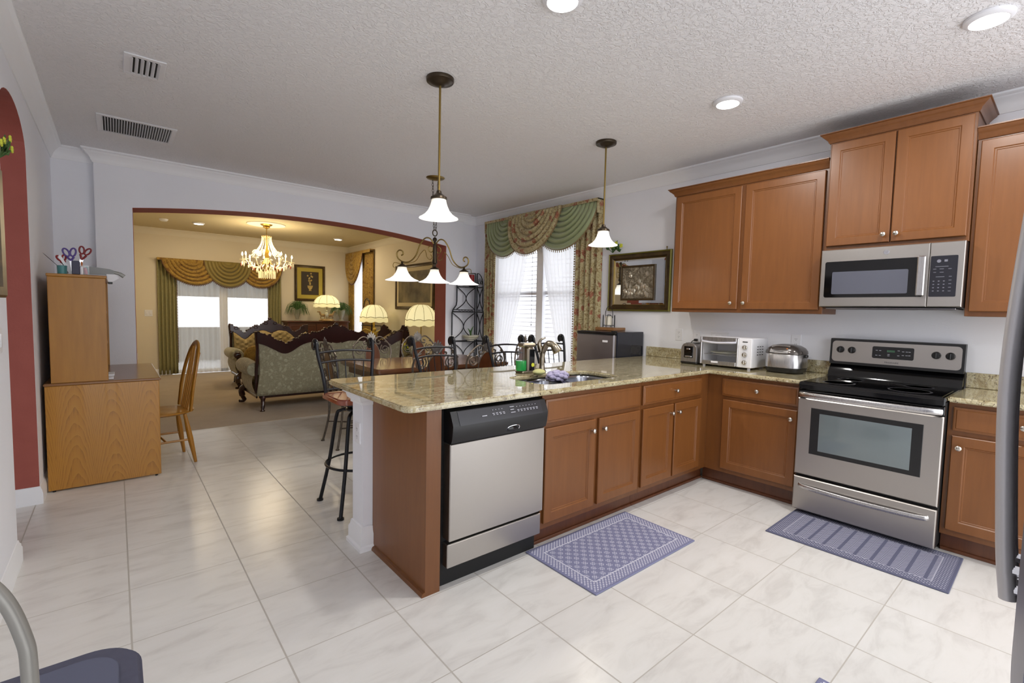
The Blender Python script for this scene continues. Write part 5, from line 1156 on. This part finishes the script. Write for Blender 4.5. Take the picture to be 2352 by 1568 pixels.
def dchair():
    # faces -y, back at +y
    t=Thing('dining_chair','dining chair','chair',(0,0,0),group='scrolled iron dining chairs around the table')
    m=MB(); m.prism(rrect(-.21,.21,-.22,.20,.06,5),lambda u,v,d:(u,v,d),.455,.47); m.grid(lambda a,b:((a-.5)*.41,(b-.5)*.41-.01,.47+.045*(math.sin(PI*a)*math.sin(PI*b))**.35),16,16); t.part('seat',m,plain('beige_chair_seat',(120,104,84),.8),sharp=60)
    br=M['iron_br']
    for sx in(-1,1):
        m=MB(); m.tube(bez([(sx*.19,-.19,.45),(sx*.185,-.19,.25),(sx*.21,-.21,0)],6),.011,8); m.cyl((sx*.21,-.21,0),.018,.01,n=10); t.part('leg',m,br)
        m=MB(); m.tube(bez([(sx*.19,.19,.46),(sx*.18,.20,.25),(sx*.21,.25,0)],6),.011,8); m.cyl((sx*.21,.25,0),.018,.01,n=10); t.part('leg',m,br)
    m=MB(); m.tube([(-.19,-.18,.44),(.19,-.18,.44),(.19,.18,.44),(-.19,.18,.44)],.009,8,closed=True)
    for sx in(-1,1): m.tube([(sx*.19,-.19,.2),(sx*.14,-.03,.18),(sx*.14,.03,.18),(sx*.19,.21,.2)],.007,6)
    m.tube([(0+.07*math.cos(2*PI*k/20),.07*math.sin(2*PI*k/20),.18) for k in range(20)],.006,6,closed=True)
    for sx in(-1,1): m.tube([(sx*.07,0,.18),(sx*.14,0,.18)],.006,6)
    t.part('stretcher',m,br)
    yb=lambda z:.20+.10*(z-.46)/.62
    F=lambda u,z:(u,yb(z),z)
    m=MB()
    for s in(-1,1):
        m.tube(bez([F(s*.185,.46),F(s*.15,.56),F(s*.165,.64),F(s*.225,.74),F(s*.245,.84),F(s*.215,.93),F(s*.17,.955)],6),.010,8)
        # top scroll arms rising to the finial
        m.tube(bez([F(s*.245,.905),F(s*.22,.925),F(s*.175,.975),F(s*.12,1.012),F(s*.07,1.005),F(s*.045,.965),F(s*.06,.93),F(s*.095,.925),F(s*.105,.955),F(s*.08,.965)],6),.0085,8)
        # side spirals
        m.tube([F(s*.165+s*r*math.cos(a),.86+r*math.sin(a)) for r,a in [(.062-.0016*k,2.2+.36*k) for k in range(30)]],.0075,7)
        m.tube([F(s*.150+s*r*math.cos(a),.72+r*math.sin(a)) for r,a in [(.048-.0013*k,-.6-.36*k) for k in range(28)]],.0070,7)
        m.tube([F(s*.125+s*r*math.cos(a),.60+r*math.sin(a)) for r,a in [(.038-.0012*k,2-.36*k) for k in range(24)]],.0065,7)
    m.tube([F(.185*math.cos(PI*k/1) if False else lerp(-.185,.185,k/6),.50) for k in range(7)],.008,8)
    t.part('back_frame',m,br)
    ov=[(.088*math.sin(2*PI*k/32)*(1-.28*math.cos(2*PI*k/32)*-1*.6),.735+.205*math.cos(2*PI*k/32)) for k in range(32)]
    m=MB(); m.prism(ov,lambda u,v,d:(u,yb(v)+d,v),-.008,.008); t.part('back_splat',m,M['splat'],sharp=50)
    m=MB(); m.tube([F(u*1.05,.735+(v-.735)*1.02) for u,v in ov],.007,7,closed=True); t.part('splat_rim',m,br)
    m=MB()
    for k in range(7):
        a=(k-3)*.30; L=.115-.012*abs(k-3); m.tube([F(.006*(k-3),.955),F(math.sin(a)*L*.6,.955+math.cos(a)*L*.65),F(math.sin(a)*L,.955+math.cos(a)*L*1.08)],[.009,.019,.006],7,flat=.5)
    m.sph(F(0,.955),(.018,.012,.018),8,6); t.part('leaf_finial',m,noisy('pewter_leaf',(92,88,86),(120,116,112),40,.4,metal=.5)); return t
dc=dchair(); dc.e.location=(-2.46,2.78,0); dc.e.rotation_euler=(0,0,PI/2); dc.e['label']='iron dining chair at the left table end, side-on behind the first bar stool'
dup(dc.e,(-1.88,3.42,0),0,'iron dining chair on the far side of the table, nearer the sofa back')
dup(dc.e,(-1.24,3.42,0),0,'iron dining chair on the far side of the table, in front of the armchair')
dup(dc.e,(-1.97,2.27,0),PI,'iron dining chair on the near side of the table, left, behind the second bar stool')
dup(dc.e,(-1.37,2.27,0),PI,'iron dining chair on the near side of the table, right, behind the third bar stool')
dup(dc.e,(-.66,2.62,0),-PI/2-.35,'iron dining chair at the window end of the table, turned to the window')
# ---------------- sofas ----------------
def sofa(name,label,W,kind,loc,rot,cat='sofa'):
    # local: faces -y, back plane at y=+.40
    t=Thing(name,label,cat,loc,rot); hw=W/2; mh=M['mahog']
    def crest_low(x): # lower edge of the crest = top edge of the upholstery
        q=abs(x)/hw
        if W>1: return .90+.0*q-.13*math.exp(-((q-.66)/.17)**2)+.02*math.cos(q*3)-.05*math.exp(-((q-.0)/.12)**2)+.03*max(q-.85,0)/.15
        return .86-.06*q+.05*math.cos(q*PI)
    def crest_top(x):
        q=abs(x)/hw
        if W>1: b=.985-.10*math.exp(-((q-.66)/.14)**2)+.13*math.exp(-(q/.22)**2)+.045*max(q-.8,0)/.2+.02*math.exp(-((q-.4)/.1)**2)
        else: b=.93+.12*math.exp(-((q-.62)/.25)**2)-.03*math.exp(-(q/.15)**2)-.07*max(q-.75,0)/.25
        return b+.009*math.sin(x*46)+.006*math.sin(x*81+1)
    n=int(60*W); xs=[lerp(-hw,hw,k/n) for k in range(n+1)]
    bowx=lambda x,z:x*(1-.035*math.sin(PI*min(max((z-.2)/.75,0),1)))
    yb=lambda z:.40+.08*max(z-.3,0)
    m=MB(); m.grid(lambda a,b:(bowx(lerp(-hw,hw,a),0+lerp(.20,crest_low(lerp(-hw,hw,a)),b)),yb(lerp(.2,crest_low(lerp(-hw,hw,a)),b))+.02*math.sin(PI*a)**.3,lerp(.20,crest_low(lerp(-hw,hw,a)),b)),n,10); t.part('rear_upholstery',m,M['damask'],solid=.02,sharp=60)
    # tufted inside back
    def tuft(a,b):
        x=lerp(-hw+.04,hw-.04,a); z=lerp(.40,crest_low(x)-.0,b); d=.5+.5*math.cos(2*PI*x/.14+PI*(round((z-.4)/.085)%2))*math.cos(2*PI*z/.17)
        return (x,yb(z)-.06-.05*math.sin(PI*b)**.5-.034*d,z)
    m=MB(); m.grid(tuft,int(70*W),24); t.part('inside_back',m,M['gold_tuft'],solid=.02,sharp=60)
    m=MB(); 
    for x0,x1 in zip(xs,xs[1:]):
        m.prism([(x0,crest_low(x0)-.015),(x1,crest_low(x1)-.015),(x1,crest_top(x1)),(x0,crest_top(x0))],lambda u,v,d:(u,yb(v)+d,v),-.045,.03)
    cr_=t.part('carved_crest',m,mh,sharp=60)
    m=MB(); random.seed(5)
    for x in xs[::2]:
        r=.014+.008*random.random(); m.sph((x,yb(crest_top(x)),crest_top(x)-.004),(r*1.2,.03,r),8,6); 
        m.sph((x,yb(crest_low(x))-.045,crest_low(x)+.004),(r,.012,r*.8),7,5)
    for s in(-1,1):
        for q in (.12,.38,.86):
            m.tube([(s*hw*q+.03*math.cos(2*PI*k/14),yb(1)-.045,crest_top(hw*q)-.03+.022*math.sin(2*PI*k/14)) for k in range(14)],.008,6,closed=True)
    m.sph((0,yb(1.1),crest_top(0)+.012),(.035,.03,.035),10,8); t.part('carving',m,mh,parent=cr_)
    for s in(-1,1):
        # rolled arm: cylinder along y with padded face, sitting outside the seat
        m=MB(); m.lathe([(0,-.32),(.07,-.318),(.095,-.30),(.105,-.2),(.10,.1),(.085,.40),(0,.41)],(s*(hw+.02),0,.55),20,'y'); 
        m.grid(lambda a,b:(s*(hw+.0+.05*math.sin(PI*b)),lerp(-.28,.40,a),lerp(.22,.54,b)),10,8); t.part('arm',m,M['damask'],solid=.0,sharp=60)
        m=MB(); m.sph((s*(hw+.02),-.33,.55),(.055,.025,.055),12,8); m.tube(bez([(s*(hw+.02),-.335,.50),(s*(hw-.02),-.33,.40),(s*(hw+.01),-.33,.30),(s*(hw-.02),-.34,.22)],6),.022,8)
        m.tube([(s*(hw-.0),yb(.25)-.02,.24),(s*(hw-.0),yb(.5)-.01,.5),(s*(hw-.01),yb(.8)-.0,.8),(s*hw,yb(1)+.0,crest_top(hw))],[.018,.02,.02,.028],8); t.part('arm_frame',m,mh)
        m=MB(); m.tube(bez([(s*(hw-.03),-.34,.24),(s*(hw+.03),-.37,.18),(s*(hw+.02),-.36,.09),(s*(hw-.0),-.36,.035),(s*(hw+.05),-.40,.012)],6),[.045]*6+[.04]*6+[.028]*6+[.022]*6+[.03],10); t.part('leg',m,mh)
        m=MB(); m.tube(bez([(s*(hw-.08),.38,.22),(s*(hw-.075),.40,.12),(s*(hw-.06),.44,.0)],6),[.034]*5+[.026]*5+[.02]*3,10); m.cyl((s*(hw-.06),.44,0),.032,.01,n=10); t.part('leg',m,mh)
    m=MB(); m.box(-hw,hw,-.36,.38,.19,.30,.03); t.part('seat_base',m,M['gold_tuft'])
    m=MB(); m.box(-hw+.04,hw-.04,-.37,.30,.30,.42,.045); t.part('seat_cushion',m,M['gold_tuft'])
    m=MB(); m.box(-hw,hw,-.375,-.355,.16,.22,.01); m.box(-hw+.03,hw-.03,.375,.40,.165,.205,.01); m.box(-hw,-hw+.02,-.36,.38,.165,.21,.008); m.box(hw-.02,hw,-.36,.38,.165,.21,.008); t.part('base_rail',m,mh); return t
sofa('sofa','ornate sofa seen from behind, grey-green damask back under a carved mahogany crest',2.02,0,(-1.93,5.25,0),PI,'sofa')
sofa('loveseat','gold tufted loveseat with carved crest facing the camera behind the ornate sofa',1.30,0,(-2.12,7.25,0),0,'sofa')
sofa('armchair','ornate gold armchair with carved lobed crest near the right living room wall',.62,0,(-.50,6.22,0),-.75,'armchair')
m=MB(); m.sph((0,0,0),(.15,.05,.15),16,10); o=link('throw_pillow',m.mesh('throw_pillow'),M['goldfloral']); o.location=(-2.54,6.99,.56); o.rotation_euler=(.3,0,.2); tag(o,'gold patterned throw pillow against the left arm of the loveseat','pillow')
# ---------------- console, lamps, ferns ----------------
t=Thing('console_cabinet','long dark wooden console cabinet against the far living room wall','cabinet',(-.80,9.05,0),world=True)
m=MB(); m.box(-1.50,-.20,8.90,9.26,.08,1.03,.006); t.part('carcass',m,M['walnut'])
m=MB(); m.box(-1.53,-.17,8.87,9.28,1.03,1.06,.006); t.part('top',m,M['walnut'])
for a,b in((-1.47,-1.18),(-1.16,-.92),(-.66,-.46),(-.44,-.23)):
    m=MB(); m.loops(FS(a,8.90,.14),b-a,.84,[(0,0),(0,.012),(.03,.014),(.035,.008)]); d=t.part('door',m,M['walnut'],sharp=25)
m=MB(); m.box(-.91,-.67,8.875,8.90,.14,1.0,.004); t.part('centre_panel',m,M['walnut'])
m=MB(); m.box(-1.5,-.2,8.89,9.25,0,.08,.01); t.part('plinth',m,M['walnut'])
def lamp(name,x,y,zb,zs0,zs1,R,label,base,basefn,grp,pw):
    t=Thing(name,label,'lamp',(x,y,zb),world=True,group=grp)
    h=zs1-zs0
    m=MB(); m.lathe([(R*.28,zs1),(R*.45,zs1-.03*h),(R*.72,zs1-.18*h),(R*.92,zs1-.42*h),(R*.99,zs1-.62*h),(R*1.0,zs0+.26*h)],(x,y,0),48); sh=t.part('shade',m,M['lshade'],solid=.002,sharp=80)
    m=MB(); n=10
    def fr_(a,b):
        ph=2*PI*a; sc=abs(math.sin(n*ph/2)); return (x+R*(1.0+.02*b+.006*math.sin(60*ph))*math.cos(ph),y+R*(1.0+.02*b+.006*math.sin(60*ph))*math.sin(ph),zs0+.27*h+.05*h*sc-b*(.20*h+.12*h*sc))
    m.grid(fr_,n*14,3,closeu=True); t.part('fringe',m,M['lfringe'],parent=sh,solid=.002,sharp=80)
    m=MB()
    for k in range(n):
        a=2*PI*k/n; m.tube([(x+r*math.cos(a),y+r*math.sin(a),z) for r,z in((R*.29,zs1),(R*.46,zs1-.03*h),(R*.73,zs1-.18*h),(R*.93,zs1-.42*h),(R*1.0,zs1-.62*h),(R*1.01,zs0+.27*h))],.003,5)
    m.tube([(x+R*1.012*math.cos(2*PI*k/140),y+R*1.012*math.sin(2*PI*k/140),zs0+.27*h+.05*h*abs(math.sin(n*PI*k/140))) for k in range(140)],.0045,5,closed=True); t.part('piping',m,M['lpipe'],parent=sh)
    basefn(t,x,y,zb,zs0+.1*h)
    light('bulb','POINT',(0,0,lerp(zs0,zs1,.45)-zb),pw,(1,.82,.52),.06,parent=t.e); return t
def base_fig(t,x,y,zb,zt):
    m=MB(); m.lathe([(.15,0),(.16,.015),(.14,.035),(.12,.05),(0,.055)],(x,y,zb),24,wob=lambda a,h:1+.06*math.sin(9*a)); t.part('plinth',m,M['figurine'])
    m=MB(); random.seed(9)
    for s in(-1,1):
        # carousel horse: body, neck, head, legs
        bx=x+s*.09; m.sph((bx,y,zb+.13),(.055,.03,.035),10,8); m.tube([(bx-s*-.04,y,zb+.14),(bx+s*.065,y,zb+.20),(bx+s*.08,y,zb+.215)],[.028,.02,.016],8); m.sph((bx+s*.095,y,zb+.205),(.03,.014,.014),8,6)
        for q in(-.035,.035): m.tube([(bx+q,y,zb+.11),(bx+q*1.3,y,zb+.08),(bx+q,y,zb+.05)],[.014,.010,.008],6)
    t.part('carousel_horses',m,M['figurine'])
    m=MB(); m.sph((x-.02,y-.05,zb+.15),(.035,.03,.06),10,8); m.sph((x-.02,y-.05,zb+.23),.024,10,8); t.part('rider_figurine',m,M['ceramic'])
    m=MB(); m.tube([(x,y,zb+.04),(x,y,zt+.12)],.008,8); t.part('stem',m,M['brass'])
def base_gold(t,x,y,zb,zt):
    m=MB(); m.lathe([(.10,0),(.105,.02),(.07,.05),(.03,.08),(.045,.14),(.03,.22),(.04,.28),(.018,.34),(.014,zt-zb+.1)],(x,y,zb),20); t.part('stem',m,M['gold'])
    m=MB(); m.sph((x,y-.02,zb+.22),(.06,.05,.10),10,8); m.sph((x,y-.03,zb+.35),.038,10,8)
    for s in(-1,1): m.tube(bez([(x+s*.04,y-.02,zb+.29),(x+s*.12,y-.04,zb+.33),(x+s*.20,y-.03,zb+.36),(x+s*.24,y,zb+.33)],5),[.02]*5+[.016]*5+[.01]*6,8); m.tube([(x+s*.03,y-.02,zb+.14),(x+s*.05,y-.05,zb+.03)],[.025,.015],8)
    t.part('cherub_figure',m,M['goldfig'])
def base_stem(t,x,y,zb,zt):
    m=MB(); m.lathe([(.10,0),(.105,.015),(.03,.04),(.012,.07),(.009,zt-zb+.1)],(x,y,zb),20); t.part('stem',m,M['brass'])
lamp('table_lamp',-.66,8.97,1.061,1.36,1.64,.275,'carousel-horse lamp with scalloped fringed shade on the console','c',base_fig,'fringed lamps with cream scalloped shades',LAMPW)
lamp('table_lamp',-.40,7.02,.601,1.09,1.435,.265,'lamp with gilded cherub base and domed fringed shade behind the sofa','g',base_gold,'fringed lamps with cream scalloped shades',LAMPW)
lamp('table_lamp',-.335,5.25,.601,1.08,1.445,.262,'lamp with thin stem and domed fringed shade beside the arch jamb','s',base_stem,'fringed lamps with cream scalloped shades',LAMPW)
for x,y,lb in((-.40,7.02,'round dark side table under the cherub lamp'),(-.335,5.25,'round dark side table under the lamp beside the arch jamb')):
    t=Thing('side_table',lb,'table',(x,y,0),world=True); m=MB(); m.lathe([(0,.575),(.24,.575),(.25,.585),(.25,.595),(.24,.60),(0,.60)],(x,y,0),28); t.part('table_top',m,M['mahog'])
    m=MB(); m.lathe([(.05,.05),(.03,.15),(.045,.3),(.025,.45),(.05,.575)],(x,y,0),14); t.part('pedestal',m,M['mahog'])
    for k in range(3):
        a=2*PI*k/3+.5; m=MB(); m.tube(bez([(x,y,.10),(x+.10*math.cos(a),y+.10*math.sin(a),.08),(x+.2*math.cos(a),y+.2*math.sin(a),.016)],5),[.022]*6+[.015]*5,8); t.part('leg',m,M['mahog'])
posy2=None
def fern(x,y,zb,label,sd):
    t=Thing('potted_fern',label,'plant',(x,y,zb),world=True,group='grassy plants in pale vases on the console')
    m=MB(); m.lathe([(.06,0),(.062,.015),(.03,.03),(.035,.06),(.07,.16),(.085,.24),(.078,.245),(.07,.23),(0,.22)],(x,y,zb),22); t.part('vase',m,M['vase'])
    m=MB(); random.seed(sd)
    for k in range(150):
        a=random.random()*2*PI; L=random.uniform(.14,.27); up=random.uniform(.05,.20); r=[.0035,.0045,.003,.001]
        p=[(x,y,zb+.235),(x+L*.35*math.cos(a),y+min(L*.35*math.sin(a),.12),zb+.24+up),(x+L*.8*math.cos(a),y+min(L*.8*math.sin(a),.17),zb+.22+up*.7),(x+L*math.cos(a),y+min(L*math.sin(a),.19),zb+.14+up*.2-random.random()*.05)]
        m.tube(p,r,4,flat=.5)
    t.part('fronds',m,M['leaf']); return t
fern(-1.27,9.05,1.061,'left potted grass in a pale vase, under the flower picture',1); fern(-.31,9.04,1.061,'right potted grass in a pale vase, beside the side window drapes',2)
# pictures
t=Thing('framed_picture','flower still life in a gilt frame with yellow mat on the far wall','picture',(-.93,YF-.02,1.5),world=True)
Fp=FS(-1.255,YF-.002,1.50); pw_,ph_=.66,.80
t.part('frame',ring(Fp,pw_,ph_,[(0,0),(0,.024),(.012,.034),(.03,.02),(.05,.026),(.056,.012)]),M['frame_dk'],recalc=False)
m=MB(); m.loops(Fp,pw_,ph_,[(.05,0),(.05,.013)]); t.part('mat_board',m,M['pictmat'])
m=MB(); m.loops(lambda u,v,n:Fp(u+.14,v+.14,n+.012),pw_-.28,ph_-.28,[(0,0),(0,.004),(.012,.005)]); t.part('inner_frame',m,M['frame_dk'])
m=MB(); m.loops(lambda u,v,n:Fp(u+.155,v+.155,n+.016),pw_-.31,ph_-.31,[(0,0),(0,.002)]); t.part('canvas',m,plain('dark_canvas',(52,42,26),.5))
m=MB(); c_=Fp(pw_/2,.30,.020); m.prism([(-.03,-.07),(.03,-.07),(.02,-.04),(.05,.0),(.06,.05),(-.06,.05),(-.05,.0),(-.02,-.04)],lambda u,v,d:(c_[0]+u,c_[1]+d,c_[2]+v),-.001,.001)
for k in range(12): a=k*2.4; m.sph((c_[0]+.05*math.cos(a)*(k/8),c_[1],c_[2]+.08+.02*k+.02*math.sin(a)),(.02,.002,.02),8,5)
t.part('painted_flowers',m,noisy('painted_bloom',(150,120,60),(186,168,100),30,.5))
t=Thing('framed_picture','large framed brown landscape on the right living room wall, behind the chandelier shades','picture',(-.02,6.1,1.35),world=True)
Fp=FW(6.87,-.002,1.36); pw_,ph_=1.50,.85
t.part('frame',ring(Fp,pw_,ph_,[(0,0),(0,.02),(.015,.03),(.035,.018),(.055,.026),(.06,.01)]),M['frame_dk'],recalc=False)
m=MB(); m.loops(Fp,pw_,ph_,[(.05,0),(.05,.012)]); t.part('mat_board',m,plain('cream_mat',(206,190,150),.7))
m=MB(); m.loops(lambda u,v,n:Fp(u+.13,v+.13,n+.012),pw_-.26,ph_-.26,[(0,0),(0,.002)]); t.part('canvas',m,M['paint2'])
# wire etagere beside the side window
t=Thing('metal_etagere','dark wire plant stand with an arched wicker back by the side window','shelf',(-.30,7.6,0),world=True)
ex_,ey_=-.30,7.60; m=MB()
for s in(-1,1): m.tube(bez([(ex_,ey_+s*.24,0),(ex_,ey_+s*.25,.6),(ex_,ey_+s*.22,1.2),(ex_,ey_+s*.12,1.50),(ex_,ey_,1.57)],8),.009,7); m.tube([(ex_+.2,ey_+s*.24,0),(ex_+.2,ey_+s*.24,1.0)],.008,6)
t.part('wire_frame',m,M['iron'])
m=MB()
for z in(.35,.70,1.0): m.box(ex_-.02,ex_+.24,ey_-.25,ey_+.25,z,z+.012)
t.part('shelf_board',m,M['iron'])
m=MB(); m.grid(lambda a,b:(ex_+.012,ey_+(a-.5)*lerp(.46,.06,b**2.2),lerp(1.02,1.54,b)),10,10); t.part('wicker_back',m,M['goldfloral'],solid=.006)
posy('yellow_flowers',(-.42,5.55,.60),'yellow flowers on the side table left of the lamp beside the arch jamb',1.6,9,-1)
t=Thing('flower_vase','small cream vase holding the yellow flowers on the side table','vase',(-.42,5.42,.601),world=True)
m=MB(); m.lathe([(.03,0),(.045,.04),(.035,.10),(.018,.14),(.022,.16)],(-.42,5.42,.601),14); t.part('vase_body',m,M['ceramic'])
# ---------------- crystal chandelier ----------------
X0,Y0c=-2.266,7.234
t=Thing('crystal_chandelier','large crystal candle chandelier hanging in the living room','chandelier',(X0,Y0c,ZC),world=True)
m=MB(); m.lathe([(.10,-.001),(.085,-.02),(.05,-.035),(.06,-.05),(.02,-.075),(.006,-.085)],(X0,Y0c,ZC),20); m.tube([(X0,Y0c,ZC-.07),(X0,Y0c,2.56)],.006,6)
m.lathe([(.0,2.60),(.075,2.58),(.08,2.565),(.02,2.55),(.03,2.45),(.02,2.36),(.05,2.30),(.03,2.2),(.06,2.14),(.09,2.10),(.05,2.06),(.02,2.0),(0,1.96)],(X0,Y0c,0),20); t.part('gilt_stem',m,M['gold'])
m=MB()
for k in range(16):
    a=2*PI*k/16
    for j in range(22):
        q=j/21; r=lerp(.075,.26,q**1.4)-.03*math.sin(PI*q); m.sph((X0+r*math.cos(a),Y0c+r*math.sin(a),lerp(2.57,2.22,q)),.0085,6,4)
t.part('bead_strands',m,M['crystal'])
arms=10
for k in range(arms):
    a=2*PI*k/arms+.2; R1=.40 if k%2 else .33; zt=2.20 if k%2 else 2.235; ca,sa=math.cos(a),math.sin(a)
    m=MB(); m.tube(bez([(X0+r*ca,Y0c+r*sa,z) for r,z in((.05,2.12),(.14,2.04),(.26,2.05),(R1,zt-.07))],6),.0085,7); m.lathe([(.0,-.07),(.045,-.062),(.05,-.055),(.02,-.05),(.0,-.05)],(X0+R1*ca,Y0c+R1*sa,zt),14); am=t.part('crystal_arm',m,M['crystal'])
    m=MB(); m.cyl((X0+R1*ca,Y0c+R1*sa,zt-.05),.011,.055,n=8); t.part('candle_sleeve',m,M['candle'],parent=am)
    m=MB(); m.lathe([(.004,.0),(.013,.015),(.014,.03),(.008,.05),(.001,.065)],(X0+R1*ca,Y0c+R1*sa,zt+.005),10); t.part('flame_bulb',m,M['bulb'],parent=am)
m=MB(); random.seed(2)
for k in range(90):
    a=random.random()*2*PI; r=random.choice((.10,.16,.22,.28,.36,.42)); z=lerp(1.93,2.10,min(r/.42,1))+random.uniform(-.02,.03); L=random.uniform(.02,.045)
    m.sph((X0+r*math.cos(a),Y0c+r*math.sin(a),z),(.008,.008,L),6,4)
for k in range(24):
    a=2*PI*k/24; m.tube([(X0+.13*math.cos(a),Y0c+.13*math.sin(a),1.97),(X0+.13*math.cos(a),Y0c+.13*math.sin(a),1.85)],.006,5)
t.part('prism_drops',m,M['crystal'])
m=MB()
for k in range(14):
    a=2*PI*k/14+.1; r=.24 if k%2 else .40; m=MB(); m.sph((X0+r*math.cos(a),Y0c+r*math.sin(a),lerp(1.93,2.07,r/.4)),(.011,.011,.032),6,5); t.part('amber_drop',m,M['crystal_red'])
m=MB()
for k in range(6):
    a=2*PI*k/6; d=Vector((math.cos(a),math.sin(a),0)); c=Vector((X0,Y0c,2.28))+d*.17
    m.tube([c+d*(r*math.cos(b))+Vector((0,0,r*math.sin(b))) for r,b in [(.055-.0015*j,.4*j) for j in range(26)]],.007,6)
t.part('glass_scrolls',m,M['crystal'])
light('candle_light','POINT',(0,0,2.30-ZC),CHANDW,(1,.83,.58),.25,parent=t.e)
m=MB(); m.lathe([(.0,-.004),(.27,-.004),(.285,-.012),(.30,-.012),(.31,-.0005)],(X0,Y0c,ZC),48); o=single('trim_medallion',m,M['wall_cream'],'x','x',(X0,Y0c,ZC)); del o['label']; del o['category']; o['kind']='structure'
